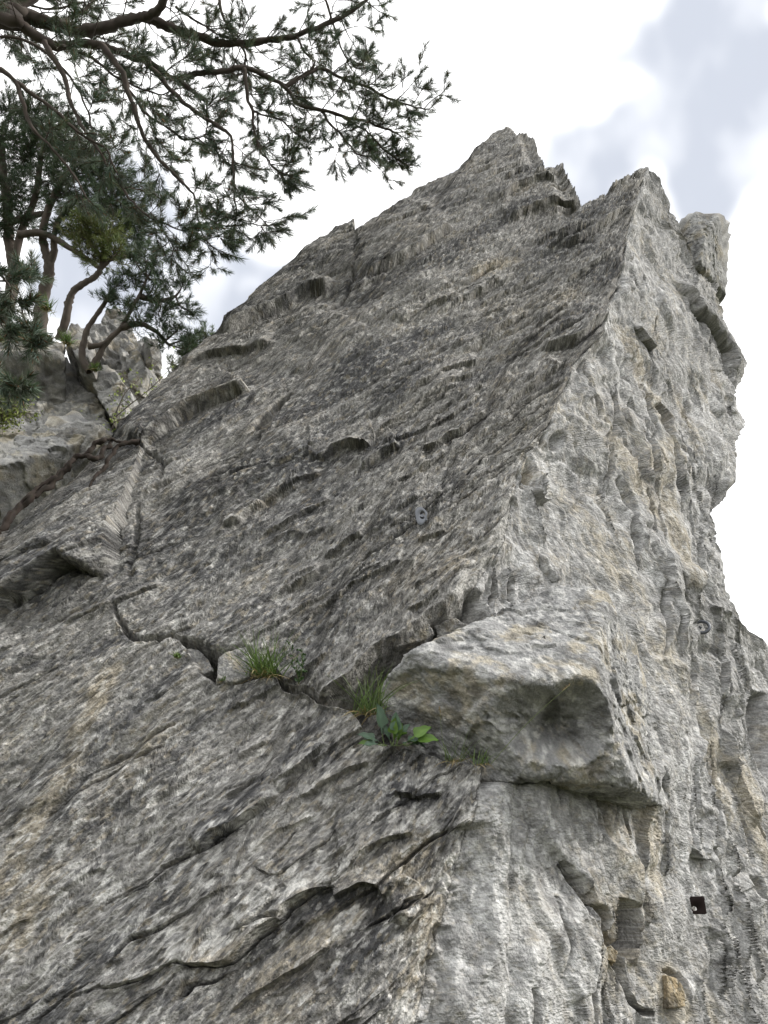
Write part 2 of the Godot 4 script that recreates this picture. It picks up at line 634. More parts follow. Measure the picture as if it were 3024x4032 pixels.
# colours: dark crust and pale and tan lichen in streaks along the grain, in the rock's own axes, over base tones darker on the slab
func paint(d: Dictionary, pos: PackedVector3Array) -> PackedColorArray:
	var is_wall: bool = d.wall
	var out := PackedColorArray()
	out.resize(pos.size())
	var more_tan: PackedFloat32Array = d.tan
	var more_dark: PackedFloat32Array = d.dark
	var more_pale: PackedFloat32Array = d.pale
	var s0 := 300 if is_wall else 400
	var face_n: Vector3 = WALL_OUT if is_wall else SLAB_OUT
	var side: Vector3 = ALONG_WALL if is_wall else -ALONG_SLAB
	var up := face_n.cross(side).normalized()
	if up.y < 0.0: up = -up
	var ax := (side * -0.36 + up * 0.93) if is_wall else (side * cos(0.86) + up * sin(0.86))
	var bx := (side * 0.93 + up * 0.36) if is_wall else (side * -sin(0.86) + up * cos(0.86))
	var stain := noise(s0 + 1, 1.3, 4)
	var band := noise(s0 + 2, 2.4, 5)
	var speck := noise(s0 + 3, 30.0, 4)
	speck.fractal_gain = 0.6
	var tan := noise(s0 + 4, 2.0, 5)
	var crust := noise(s0 + 5, 1.0, 1, FastNoiseLite.TYPE_CELLULAR)
	crust.cellular_return_type = FastNoiseLite.RETURN_CELL_VALUE
	var spots := noise(s0 + 6, 11.0, 4)
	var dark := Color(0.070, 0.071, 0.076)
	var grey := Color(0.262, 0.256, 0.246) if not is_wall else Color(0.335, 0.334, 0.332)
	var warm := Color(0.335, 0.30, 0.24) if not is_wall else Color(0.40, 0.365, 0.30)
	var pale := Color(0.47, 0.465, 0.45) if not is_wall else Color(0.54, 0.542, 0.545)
	for k in pos.size():
		var p := pos[k] - FOOT
		var a := p.dot(ax)
		var b := p.dot(bx)
		var n := p.dot(face_n)
		var st := stain.get_noise_3d(a * 0.7, b * 1.4, n)
		var bd := band.get_noise_3d(a * 0.35, b * 1.5, n)
		var sp := speck.get_noise_3d(a * 0.7, b * 1.3, n)
		var tn := tan.get_noise_3d(a * 0.5, b * 1.4, n)
		var cr := crust.get_noise_3d(a * 28.0, b * 62.0, n * 40.0)
		var so := spots.get_noise_3d(a * 0.8, b * 1.3, n)
		var c := grey
		if is_wall:
			c = c.lerp(warm, 0.85 * smoothstep(0.12, 0.6, tn + sp * 0.5 + 1.3 * more_tan[k]))
			c = c.lerp(dark, 0.45 * smoothstep(0.15, 0.6, bd + sp * 0.7 + more_dark[k]))
			c = c.lerp(pale, 0.7 * smoothstep(0.05, 0.5, so * 0.7 + st * 0.5 + cr * 0.14 + sp * 0.3 + 0.6 * more_pale[k]))
		else:
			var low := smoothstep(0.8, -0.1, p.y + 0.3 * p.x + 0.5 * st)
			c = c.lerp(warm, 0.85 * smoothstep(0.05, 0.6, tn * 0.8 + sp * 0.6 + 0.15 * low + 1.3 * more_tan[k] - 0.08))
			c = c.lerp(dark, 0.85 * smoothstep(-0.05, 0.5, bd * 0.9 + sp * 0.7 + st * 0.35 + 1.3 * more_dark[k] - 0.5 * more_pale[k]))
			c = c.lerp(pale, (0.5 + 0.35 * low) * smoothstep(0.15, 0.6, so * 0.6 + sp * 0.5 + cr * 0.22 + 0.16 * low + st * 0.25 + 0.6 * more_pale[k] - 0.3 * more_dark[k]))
		var c2 := crust.get_noise_3d(a * 62.0 + 3.0, b * 140.0, n * 90.0)
		var c3 := crust.get_noise_3d(a * 44.0 + 30.0, b * 95.0, n * 60.0)
		# single flakes of pale and tan lichen, and near-black flecks scattered at random
		if c3 > 0.55: c = c.lerp(pale if cr > -0.2 else warm * 1.2, (0.3 if is_wall else 0.5) * smoothstep(0.55, 0.7, c3 + 0.3 * sp))
		elif c3 < -0.62: c = c.lerp(dark, (0.3 if is_wall else 0.6) * smoothstep(0.62, 0.8, -c3 + 0.3 * bd))
		var t := 1.08 + (0.2 if is_wall else 0.26) * cr + (0.22 if is_wall else 0.30) * c2 + 0.45 * sp
		out[k] = Color(c.r * t, c.g * t, c.b * t)
	return out

var shift_table := PackedFloat32Array()
func edge_shift(v: float) -> float:      # how far the edge stands off its straight line, towards the slab
	if shift_table.is_empty():
		var pairs := [-2, 0, 0, 0, 0.42, 0.02, 0.75, 0.05, 1.125, 0.245, 1.195, 0.229, 1.286, 0.2, 1.381, 0.181, 1.509, 0.193, 1.576, 0.195, 1.673, 0.205, 1.805, 0.207, 1.93, 0.207, 1.961, 0.172, 2.06, 0.164, 2.163, 0.137, 2.309, 0.137, 2.444, 0.115, 2.609, 0.118, 2.759, 0.064, 2.894, 0.006, 3.195, 0.016, 3.441, -0.018, 3.744, -0.01, 4.152, 0.012, 4.615, 0.015, 4.96, 0.006, 5.391, 0.005]
		for k in 800: shift_table.append(curve_at(pairs, -2.0 + k * 0.01))
	var x := clampf((v + 2.0) * 100.0, 0.0, 798.0)
	var k := int(x)
	return lerpf(shift_table[k], shift_table[k + 1], x - k)

func ragged(n: FastNoiseLite, y: float, u: float) -> float:
	var s := n.get_noise_2d(y * 2.7 + 40.0, u * 2.0)
	return 0.03 * n.get_noise_2d(y, u) - 0.025 * smoothstep(0.05, 0.3, s) - 0.018 * absf(n.get_noise_2d(y * 8.0, u * 9.0 + 5.0))

func build_faces(parent: Node3D) -> void:
	grain(slab)
	grain(wall)
	# on the edge itself both faces share one relief
	var hs: PackedFloat32Array = slab.h
	var hw: PackedFloat32Array = wall.h
	var ds: PackedFloat32Array = slab.drop
	var dw: PackedFloat32Array = wall.drop
	var soft := PackedFloat32Array()
	for i in ROWS:
		var sum := 0.0
		for q in range(-3, 4):
			var r := clampi(i + q, 0, ROWS - 1)
			sum += hs[r] * 0.85 + hw[r * NR_COLS] * 0.15
		soft.append(sum / 7.0)
	var bite := noise(77, 2.2, 5)
	for i in ROWS:
		var y: float = slab.v[i]
		var rim := 0.07 + 0.05 * bite.get_noise_1d(y * 3.0 + 9.0)
		for j in NL_COLS:
			var u: float = -slab.u[j * ROWS + i]
			if u > rim: break
			ds[j * ROWS + i] *= smoothstep(0.0, rim, u)
			hs[j * ROWS + i] = lerpf(soft[i] + ragged(bite, y, -u), hs[j * ROWS + i], smoothstep(0.0, rim, u))
		for j in NR_COLS:
			var u: float = wall.u[i * NR_COLS + j]
			if u > rim: break
			dw[i * NR_COLS + j] *= smoothstep(0.0, rim, u)
			hw[i * NR_COLS + j] = lerpf(soft[i] + ragged(bite, y, u), hw[i * NR_COLS + j], smoothstep(0.0, rim, u))
	slab.drop = ds
	wall.drop = dw
	slab.h = hs
	wall.h = hw
	var both := (SLAB_OUT + WALL_OUT).normalized()
	var mats: Array[PackedVector3Array] = []
	for d in [slab, wall]:
		var pos := PackedVector3Array()
		var n: int = d.u.size()
		pos.resize(n)
		var out: Vector3 = WALL_OUT if d.wall else SLAB_OUT
		var along: Vector3 = ALONG_WALL if d.wall else ALONG_SLAB
		var U: PackedFloat32Array = d.u
		var V: PackedFloat32Array = d.v
		var H: PackedFloat32Array = d.h
		var D: PackedFloat32Array = d.drop
		var down := EDGE.normalized() if not d.wall else Vector3.UP
		for k in n:
			var u := absf(U[k])
			var v := V[k]
			var round := 0.025 + 0.15 * smoothstep(0.45, 0.1, v)
			var nn := out
			var inset := 0.0
			if u < round * 2.0:
				var t := u / (round * 2.0)
				nn = both.lerp(out, smoothstep(0.0, 1.0, t))
				inset = round * 0.45 * (1.0 - t) * (1.0 - t)
			var lean := edge_shift(v)
			if d.wall: lean *= 1.0 - smoothstep(0.0, 0.9, u)
			else: lean *= 1.0 - smoothstep(0.0, 1.0, u)
			pos[k] = FOOT + EDGE * v + along * u + ALONG_SLAB * lean + nn * (H[k] - inset) - down * D[k]
		mats.append(pos)
	for f in 2:
		var d: Dictionary = [slab, wall][f]
		var pos := mats[f]
		var lines: int = d.lines
		var per: int = d.per
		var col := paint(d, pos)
		# thickness: the free edges are carried back into the rock
		var cols2 := lines
		var out: Vector3 = WALL_OUT if d.wall else SLAB_OUT
		var P := PackedVector3Array()
		var C := PackedColorArray()
		var back := [0.02, 0.06, 0.14, 0.3, 0.6, 1.1]
		var per2 := per + back.size()
		var jn := noise(31, 2.5, 4)
		for l in lines:
			P.append_array(pos.slice(l * per, l * per + per))
			C.append_array(col.slice(l * per, l * per + per))
			var e := pos[l * per + per - 1]
			for q in back.size():
				var w: Vector3 = e - out * back[q] + Vector3(0, -1, 0) * back[q] * (0.15 if not d.wall else 0.0)
				w += Vector3(1, 1, 1) * 0.06 * back[q] * jn.get_noise_3dv(w * 2.0)
				P.append(w)
				C.append(col[l * per + per - 1])
		if not d.wall:      # the slab's far side as well
			for q in back.size():
				for i in per2:
					var e := P[(lines - 1) * per2 + i]
					P.append(e - out * back[q] + Vector3(1, 1, 1) * 0.08 * back[q] * jn.get_noise_3dv(e * 2.0 + Vector3.ONE * back[q]))
					C.append(C[(lines - 1) * per2 + i])
			cols2 += back.size()
		var N := PackedVector3Array()
		N.resize(P.size())
		var flip := -1.0 if d.wall else 1.0
		for l in cols2:
			var l0 := maxi(l - 1, 0) * per2
			var l1 := mini(l + 1, cols2 - 1) * per2
			for i in per2:
				var du := P[l1 + i] - P[l0 + i]
				var dv := P[l * per2 + mini(i + 1, per2 - 1)] - P[l * per2 + maxi(i - 1, 0)]
				N[l * per2 + i] = dv.cross(du).normalized() * flip
		d.P = P
		d.N = N
		d.C = C
		d.per2 = per2
		d.lines2 = cols2
	# the shared edge shares its normals
	for i in ROWS:
		var m: Vector3 = (slab.N[i] + wall.N[i * wall.per2]).normalized()
		slab.N[i] = m
		wall.N[i * wall.per2] = m
		var cc: Color = slab.C[i].lerp(wall.C[i * wall.per2], 0.5)
		slab.C[i] = cc
		wall.C[i * wall.per2] = cc
	for d in [slab, wall]:
		var I := PackedInt32Array()
		var per2: int = d.per2
		var lines2: int = d.lines2
		I.resize((lines2 - 1) * (per2 - 1) * 6)
		var q := 0
		for l in lines2 - 1:
			for i in per2 - 1:
				var a := l * per2 + i
				var b := a + per2
				if d.wall:
					I[q] = a; I[q + 1] = a + 1; I[q + 2] = b
					I[q + 3] = b; I[q + 4] = a + 1; I[q + 5] = b + 1
				else:
					I[q] = a; I[q + 1] = b; I[q + 2] = a + 1
					I[q + 3] = b; I[q + 4] = b + 1; I[q + 5] = a + 1
				q += 6
		var ar := []
		ar.resize(Mesh.ARRAY_MAX)
		ar[Mesh.ARRAY_VERTEX] = d.P; ar[Mesh.ARRAY_NORMAL] = d.N; ar[Mesh.ARRAY_COLOR] = d.C; ar[Mesh.ARRAY_INDEX] = I
		var mesh := ArrayMesh.new()
		mesh.add_surface_from_arrays(Mesh.PRIMITIVE_TRIANGLES, ar)
		var o := part("wall_face" if d.wall else "slab_face", mesh, M.rock, parent)
		tag(o, "pale upright face with flakes and cracks" if d.wall else "dark leaning slab with beds rising to the right")

func surface_at(p: Vector3, d: Dictionary) -> Vector3:   # the built surface nearest to a point
	var best := 1e9
	var r := p
	var P: PackedVector3Array = d.P
	for k in range(0, P.size(), 3):
		var q := P[k].distance_squared_to(p)
		if q < best:
			best = q
			r = P[k]
	return r

# ---------------------------------------------------------------- loose rocks
# A solid between planes (unit normal and distance from the centre, four numbers each), with worn edges and rough faces.
func lump(parent: Node3D, called: String, centre: Vector3, planes: Array, rough: float, tone: int, cells: int, dents := [], power := 44.0) -> MeshInstance3D:
	var seed_: int = 900 + names.get("lump_seed", 0)
	names["lump_seed"] = seed_ - 900 + 1
	var n1 := noise(seed_, 1.0, 4)
	var n2 := noise(seed_ + 50, 1.0, 3)
	var n3 := noise(seed_ + 90, 1.0, 1, FastNoiseLite.TYPE_CELLULAR)
	n3.cellular_return_type = FastNoiseLite.RETURN_DISTANCE2_SUB
	var n4 := noise(seed_ + 95, 1.0, 1, FastNoiseLite.TYPE_CELLULAR)
	n4.cellular_return_type = FastNoiseLite.RETURN_CELL_VALUE
	var size := 0.0
	for k in range(0, planes.size(), 4): size = maxf(size, planes[k + 3])
	var mb := Mb.new()
	var np := planes.size() / 4
	var nx := PackedVector3Array()
	for k in np: nx.append(Vector3(planes[k * 4], planes[k * 4 + 1], planes[k * 4 + 2]) / planes[k * 4 + 3])
	var grey: Color = [Color(0.37, 0.37, 0.365), Color(0.27, 0.268, 0.262), Color(0.27, 0.268, 0.265), Color(0.33, 0.332, 0.334), Color(0.34, 0.28, 0.19)][tone]
	var warm: Color = [Color(0.42, 0.385, 0.31), Color(0.33, 0.30, 0.245), Color(0.32, 0.29, 0.235), Color(0.39, 0.36, 0.30), Color(0.38, 0.30, 0.19)][tone]
	var pale: Color = [Color(0.58, 0.57, 0.54), Color(0.45, 0.44, 0.42), Color(0.44, 0.43, 0.40), Color(0.58, 0.58, 0.57), Color(0.48, 0.44, 0.36)][tone]
	var far := centre.length() > 5.5 and tone < 3
	var fs := 4.5 if far else 9.0
	if size < 0.2: fs = 16.0
	var fine_cells := cells
	for f in 6:
		var first := mb.v.size()
		var outward: Vector3 = [Vector3.RIGHT, Vector3.LEFT, Vector3.UP, Vector3.DOWN, Vector3.BACK, Vector3.FORWARD][f]
		cells = fine_cells if outward.dot((Vector3(0, EYE, 0) - centre).normalized()) > -0.35 else maxi(8, fine_cells / 5)
		for i in cells + 1:
			for j in cells + 1:
				var x := tan((2.0 * i / cells - 1.0) * 0.7853)
				var y := tan((2.0 * j / cells - 1.0) * 0.7853)
				var dir: Vector3 = [Vector3(1, x, y), Vector3(-1, y, x), Vector3(y, 1, x), Vector3(x, -1, y), Vector3(x, y, 1), Vector3(y, x, -1)][f]
				dir = dir.normalized()
				var top := 0.0
				for k in np: top = maxf(top, nx[k].dot(dir))
				var s := 0.0
				for k in np:
					var t := nx[k].dot(dir) / top
					if t > 0.8: s += pow(t, power)
				var r := pow(s, -1.0 / power) / top
				var p := dir * r
				var q := (p + centre) * fs
				var w := Vector3(n2.get_noise_3dv(q * 0.5), n2.get_noise_3dv(q * 0.5 + Vector3(40, 0, 0)), n2.get_noise_3dv(q * 0.5 + Vector3(0, 40, 0)))
				var amt := rough * (0.7 * n1.get_noise_3dv(q * 0.5) + 0.30 * n3.get_noise_3dv(q * 0.8 + w * 0.5) + 0.45 * n4.get_noise_3dv(q * Vector3(0.7, 1.0, 0.7) + w * 0.7) + 0.24 * n4.get_noise_3dv(q * 2.2 + w * 0.5) + 0.24 * n1.get_noise_3dv(q * 2.6) + 0.16 * n1.get_noise_3dv(q * 7.0))
				for dn in dents:
					var e: float = (p + centre).distance_to(dn[0]) / dn[1]
					if e < 1.0: amt -= dn[2] * (1.0 - e * e * e)
				p += dir * amt
				var st := n1.get_noise_3dv(q * 0.6 + Vector3(9, 9, 9))
				var sp := n1.get_noise_3dv(q * 4.5 + Vector3(5, 0, 0))
				var c: Color = grey.lerp(warm, smoothstep(0.0, 0.4, st + sp * 0.4))
				c = c.lerp(pale, 0.7 * smoothstep(0.05, 0.4, n2.get_noise_3dv(q * 1.7) + sp * 0.4))
				c = c.lerp(Color(0.05, 0.05, 0.052), 0.6 * smoothstep(0.12, 0.45, n2.get_noise_3dv(q * 0.8 + Vector3(0, 0, 30)) + sp * 0.6))
				var t2 := 1.0 + 0.5 * sp
				mb.vert(p + centre, Vector3.ZERO, Color(c.r * t2, c.g * t2, c.b * t2))
		for i in cells:
			for j in cells:
				var a := first + i * (cells + 1) + j
				var b := a + cells + 1
				mb.tri(a, a + 1, b)
				mb.tri(b, a + 1, b + 1)
	# outward winding and smooth normals
	var n: PackedVector3Array = mb.n
	for k in range(0, mb.i.size(), 3):
		var a := mb.i[k]
		var b := mb.i[k + 1]
		var c := mb.i[k + 2]
		var g := (mb.v[c] - mb.v[a]).cross(mb.v[b] - mb.v[a])
		if g.dot(mb.v[a] - centre) < 0.0:
			mb.i[k + 1] = c
			mb.i[k + 2] = b
			g = -g
		n[a] += g; n[b] += g; n[c] += g
	for k in n.size(): n[k] = n[k].normalized()
	mb.n = n
	return part(called, mb.mesh(), M.rock, parent)

# ---------------------------------------------------------------- pines
func tuft_mesh(seed_: int, needles: int, length: float, width: float, stem: float, buds: bool) -> ArrayMesh:
	var r := RandomNumberGenerator.new()
	r.seed = seed_
	var mb := Mb.new()
	var brown := Color(0.075, 0.05, 0.032)
	tube(mb, PackedVector3Array([Vector3.ZERO, Vector3(0, 0, stem * 0.5), Vector3(0, 0, stem)]), 0.0022, 0.0014, 4, brown)
	if buds:
		tube(mb, PackedVector3Array([Vector3(0, 0, stem), Vector3(0, 0, stem + 0.008), Vector3(0, 0, stem + 0.02)]), 0.0038, 0.001, 5, Color(0.16, 0.095, 0.05))
	for k in needles:
		var t := pow(r.randf(), 0.6)
		var an := r.randf() * TAU
		var open := lerpf(1.15, 0.45, t) + r.randf_range(-0.2, 0.25)
		var rad := Vector3(cos(an), sin(an), 0)
		var dir := (rad * sin(open) + Vector3(0, 0, cos(open))).normalized()
		var base := Vector3(0, 0, stem * t)
		var l := length * r.randf_range(0.75, 1.1)
		var s := dir.cross(Vector3(r.randf_range(-1, 1), r.randf_range(-1, 1), r.randf_range(-1, 1))).normalized()
		var g := r.randf_range(0.75, 1.3)
		var c := Color(0.10 * g, 0.13 * g, 0.098 * g)
		var bend := base + dir * l * 0.55 + Vector3(0, 0, l * 0.03)
		var tip := base + dir * l + Vector3(0, 0, l * 0.10)
		var nn := dir.cross(s).normalized()
		var a := mb.vert(base - s * width * 0.5, nn, c)
		var b := mb.vert(base + s * width * 0.5, nn, c)
		var d := mb.vert(bend - s * width * 0.45, nn, c)
		var e := mb.vert(bend + s * width * 0.45, nn, c)
		var f := mb.vert(tip, nn, c)
		mb.tri(a, d, b); mb.tri(b, d, e); mb.tri(d, f, e)
	return mb.mesh()

func scatter(called: String, mesh: Mesh, mat: Material, where: Array, tints: Array, parent: Node3D) -> void:
	var mm := MultiMesh.new()
	mm.transform_format = MultiMesh.TRANSFORM_3D
	mm.use_colors = true
	mm.mesh = mesh
	mm.instance_count = where.size()
	for k in where.size():
		mm.set_instance_transform(k, where[k])
		mm.set_instance_color(k, tints[k])
	var o := MultiMeshInstance3D.new()
	o.multimesh = mm
	o.material_override = mat
	var nm := called
	var q := 0
	while parent.has_node(nm):
		q += 1
		nm = "%s_%03d" % [called, q]
	o.name = nm
	parent.add_child(o)
	o.position = -place(parent)
	o.set_meta("kind", "stuff")

func aim(at: Vector3, dir: Vector3, size: float) -> Transform3D:
	var z := dir.normalized()
	var x := z.cross(Vector3(rng.randf_range(-1, 1), rng.randf_range(-1, 1), rng.randf_range(-1, 1))).normalized()
	return Transform3D(Basis(x, z.cross(x), z).scaled_local(Vector3.ONE * size), at)

var tuft_at := [[], [], []]
var tuft_tint := [[], [], []]
var twigs: Mb

func put_tuft(at: Vector3, dir: Vector3, size: float) -> void:
	var k := rng.randi() % 3
	tuft_at[k].append(aim(at, dir, size))
	var g := rng.randf_range(0.7, 1.35)
	tuft_tint[k].append(Color(g * rng.randf_range(0.9, 1.2), g, g * rng.randf_range(0.85, 1.1)))

func twig(from: Vector3, dir: Vector3, length: float, r: float, depth: int) -> void:
	var p := PackedVector3Array([from])
	var d := dir.normalized()
	var steps := 4
	for s in steps:
		d = (d + Vector3(rng.randf_range(-1, 1), rng.randf_range(-0.8, 1.0), rng.randf_range(-1, 1)) * 0.28).normalized()
		p.append(p[p.size() - 1] + d * length / steps)
	tube(twigs, smooth_line(p, 2), r, r * 0.45, 5, Color(0.072, 0.061, 0.054), 0.25, false)
	put_tuft(p[steps] - d * 0.02, d, rng.randf_range(0.85, 1.2))
	put_tuft(p[steps] - d * 0.055, d + Vector3(rng.randf_range(-1, 1), rng.randf_range(-1, 1), rng.randf_range(-1, 1)) * 0.25, rng.randf_range(0.85, 1.2))
	if rng.randf() < 0.6: put_tuft(p[steps] - d * 0.06, d + Vector3(rng.randf_range(-1, 1), rng.randf_range(-1, 1), rng.randf_range(-1, 1)) * 0.6, rng.randf_range(0.7, 1.0))
	if depth > 0:
		for s in range(1, steps + 1):
			if rng.randf() < 0.72:
				var side := (p[s] - p[s - 1]).normalized().cross(Vector3(rng.randf_range(-0.5, 0.5), 1, rng.randf_range(-0.5, 0.5))).normalized() * (1.0 if s % 2 == 0 else -1.0)
				twig(p[s - 1].lerp(p[s], rng.randf()), (p[s] - p[s - 1]).normalized() * 0.75 + side * 0.8, length * rng.randf_range(0.32, 0.6), r * 0.6, depth - 1)

func limb(tree: Node3D, called: String, line: Array, r0: float, r1: float, reach: float, dense: float) -> void:
	var p := smooth_line(points(line), 6)
	for k in range(1, p.size() - 1):
		p[k] += Vector3(M.knots.get_noise_3dv(p[k] * 0.4), M.knots.get_noise_3dv(p[k] * 0.4 + Vector3(9, 0, 0)), M.knots.get_noise_3dv(p[k] * 0.4 + Vector3(0, 9, 0))) * 0.012
	var mb := Mb.new()
	tube(mb, p, r0, r1, 9, Color(0.072, 0.061, 0.054), 0.5)
	part(called, mb.mesh(), M.bark, tree)
	if dense <= 0.0: return
	var since := rng.randf() * 0.1
	var side := 1.0
	var n := p.size()
	for k in range(1, n):
		since += p[k].distance_to(p[k - 1])
		var t := float(k) / n
		if since > 0.052 / dense * lerpf(1.3, 0.8, t) and p[k].x > -3.2:
			since = 0.0
			side = -side
			var tan := (p[k] - p[k - 1]).normalized()
			var across := tan.cross(Vector3(rng.randf_range(-0.6, 0.6), 1, rng.randf_range(-0.6, 0.6))).normalized() * side
			var d := tan * rng.randf_range(0.3, 0.9) + across + Vector3(0, rng.randf_range(-0.35, 0.3), 0)
			twig(p[k], d, reach * rng.randf_range(0.5, 1.15) * lerpf(1.1, 0.75, t), maxf(0.0022, minf(r1 * 0.8, 0.0042)), 1)
	var end := (p[n - 1] - p[n - 2]).normalized()
	put_tuft(p[n - 1], end, 1.1)
	for q in 3: twig(p[n - 1 - q * 2], end + Vector3(rng.randf_range(-1, 1), rng.randf_range(-0.6, 0.6), rng.randf_range(-1, 1)) * 0.8, reach * 0.45, 0.0025, 0)

func flush_tufts(parent: Node3D, mat: Material, set_: String) -> void:
	for k in 3:
		if tuft_at[k].size(): scatter("needles", M[set_][k], mat, tuft_at[k], tuft_tint[k], parent)
		tuft_at[k] = []
		tuft_tint[k] = []

func cliff_pine(label: String, trunk: Array, r0: float, r1: float, limbs: Array, clumps: Array, seed_: int, tone: int) -> void:
	rng.seed = 4000 + seed_
	var tp := points(trunk)
	var tree := thing("cliff_pine", label, "pine tree", tp[0], "pines on the cliff behind")
	var mb := Mb.new()
	var lines: Array[PackedVector3Array] = [smooth_line(tp, 6)]
	var bark := Color(0.085, 0.072, 0.062)
	tube(mb, lines[0], r0, r1, 9, bark, 0.45)
	part("trunk", mb.mesh(), M.bark, tree)
	for l in limbs:
		var lp := smooth_line(points(l), 6)
		lines.append(lp)
		var lm := Mb.new()
		tube(lm, lp, r0 * (0.62 if seed_ != 4 else 0.95), r1 * 0.7, 7, bark, 0.45)
		part("limb", lm.mesh(), M.bark, tree)
	twigs = Mb.new()
	for k in range(0, clumps.size(), 4):
		var c := Vector3(clumps[k], clumps[k + 1], clumps[k + 2])
		var r: float = clumps[k + 3]
		var best := 1e9
		var from := c
		for l in lines:
			for q in l:
				if q.distance_to(c) < best:
					best = q.distance_to(c)
					from = q
		var sag := (from + c) * 0.5 + Vector3(rng.randf_range(-1, 1), rng.randf_range(-1, 0.4), rng.randf_range(-1, 1)) * best * 0.14
		tube(twigs, smooth_line(PackedVector3Array([from, sag, c]), 4), 0.012, 0.006, 5, bark, 0.3, false)
		var shoots := int(clampf(r * r * 950.0, 9.0, 85.0))
		for s in shoots:
			var dir := Vector3(rng.randfn(), rng.randfn() * 0.75, rng.randfn()).normalized()
			var e := c + dir * r * pow(rng.randf(), 0.45) * 1.1
			var st := c + (e - c) * 0.25
			tube(twigs, PackedVector3Array([st, (st + e) * 0.5 + Vector3(0, -0.015, 0), e]), 0.004, 0.0025, 4, bark, 0.0, false)
			var up := (dir + Vector3(0, 0.7, 0)).normalized()
			for q in 3:
				put_tuft(e - up * 0.05 * q + Vector3(rng.randfn(), rng.randfn(), rng.randfn()) * 0.03, up + Vector3(rng.randfn(), rng.randfn(), rng.randfn()) * 0.35, rng.randf_range(0.8, 1.2))
	var tw := part("twigs", twigs.mesh(), M.bark, tree)
	tw.set_meta("kind", "stuff")
	flush_tufts(tree, [M.needle_dark, M.needle_olive, M.needle_light][tone], "far_tufts")

# ---------------------------------------------------------------- roots
func root_part(parent: Node3D, called: String, line: Array, r0: float, r1: float) -> void:
	var p := smooth_line(points(line), 8)
	for k in p.size():
		p[k] += Vector3(M.knots.get_noise_3dv(p[k]), M.knots.get_noise_3dv(p[k] + Vector3(9, 0, 0)), M.knots.get_noise_3dv(p[k] + Vector3(0, 9, 0))) * 0.012
	var mb := Mb.new()
	tube(mb, p, r0, r1, 12, Color(0.040, 0.033, 0.029), 0.9)
	part(called, mb.mesh(), M.bark, parent)

# ---------------------------------------------------------------- small plants
func grass_tuft(called: String, label: String, at: Vector3, n: int, tall: float, lean: Vector3, dry: float, width: float, group := "") -> Node3D:
	var t := thing(called, label, "grass", at, group)
	for kind in 2:
		var mb := Mb.new()
		var count := int(n * (1.0 - dry)) if kind == 0 else int(n * dry)
		for k in count:
			var l := tall * rng.randf_range(0.35, 1.0) * (1.0 if kind == 0 else 0.65)
			var a := Vector3(rng.randfn() * 0.45, 0, rng.randfn() * 0.45)
			var dir := (Vector3.UP + lean * rng.randf_range(0.3, 1.0) + a).normalized()
			if kind == 1: dir = (Vector3.UP * 0.25 + lean + a * 1.6).normalized()
			var p := PackedVector3Array([at + Vector3(rng.randfn(), 0, rng.randfn()) * tall * 0.12])
			var droop := rng.randf_range(0.05, 0.30) * (1.0 if kind == 0 else 1.6)
			for s in 6:
				dir = (dir + Vector3(0, -droop, 0) * 0.55).normalized()
				p.append(p[p.size() - 1] + dir * l / 6.0)
			var g := rng.randf_range(0.7, 1.3)
			var c := Color(0.075 * g, 0.125 * g, 0.030 * g) if kind == 0 else Color(0.30 * g, 0.22 * g, 0.11 * g)
			var tipc := Color(0.13 * g, 0.19 * g, 0.05 * g) if kind == 0 else Color(0.36 * g, 0.28 * g, 0.16 * g)
			blade(mb, p, width * rng.randf_range(0.7, 1.2), Vector3(rng.randf_range(-1, 1), 0.1, rng.randf_range(-1, 1)), c, tipc)
		if count > 0:
			var o := part("green_blades" if kind == 0 else "dry_blades", mb.mesh(), M.leaf, t)
			o.set_meta("kind", "stuff")
	return t

func leaf_mesh(length: float, wide: float, curl: float, col: Color, lobes: float) -> ArrayMesh:
	var mb := Mb.new()
	var nn := 11
	for i in nn:
		var t := float(i) / (nn - 1)
		var w := wide * 0.5 * pow(sin(PI * pow(clampf(t, 0.0, 1.0), 0.75)), 0.8)
		if t < 0.22: w = wide * 0.07 + w * 0.25 * t
		w *= 1.0 + lobes * sin(t * 19.0)
		var z := length * (t - 0.10 * curl * t * t)
		var y := -curl * length * t * t * 0.5 + length * 0.12 * t
		for s in 5:
			var q := s / 2.0 - 1.0
			var fold := absf(q) * w * 0.55
			var vein := 1.25 if s == 2 else (1.0 if s % 2 == 0 else 0.92)
			mb.vert(Vector3(q * w, y + fold + 0.003 * sin(t * 14.0 + q * 3.0), z), Vector3(-q * 0.5, 1, curl * t * 0.6).normalized(), Color(col.r * vein, col.g * vein, col.b * vein))
	for i in nn - 1:
		for s in 4:
			var a := i * 5 + s
			mb.tri(a, a + 5, a + 1)
			mb.tri(a + 1, a + 5, a + 6)
	return mb.mesh()

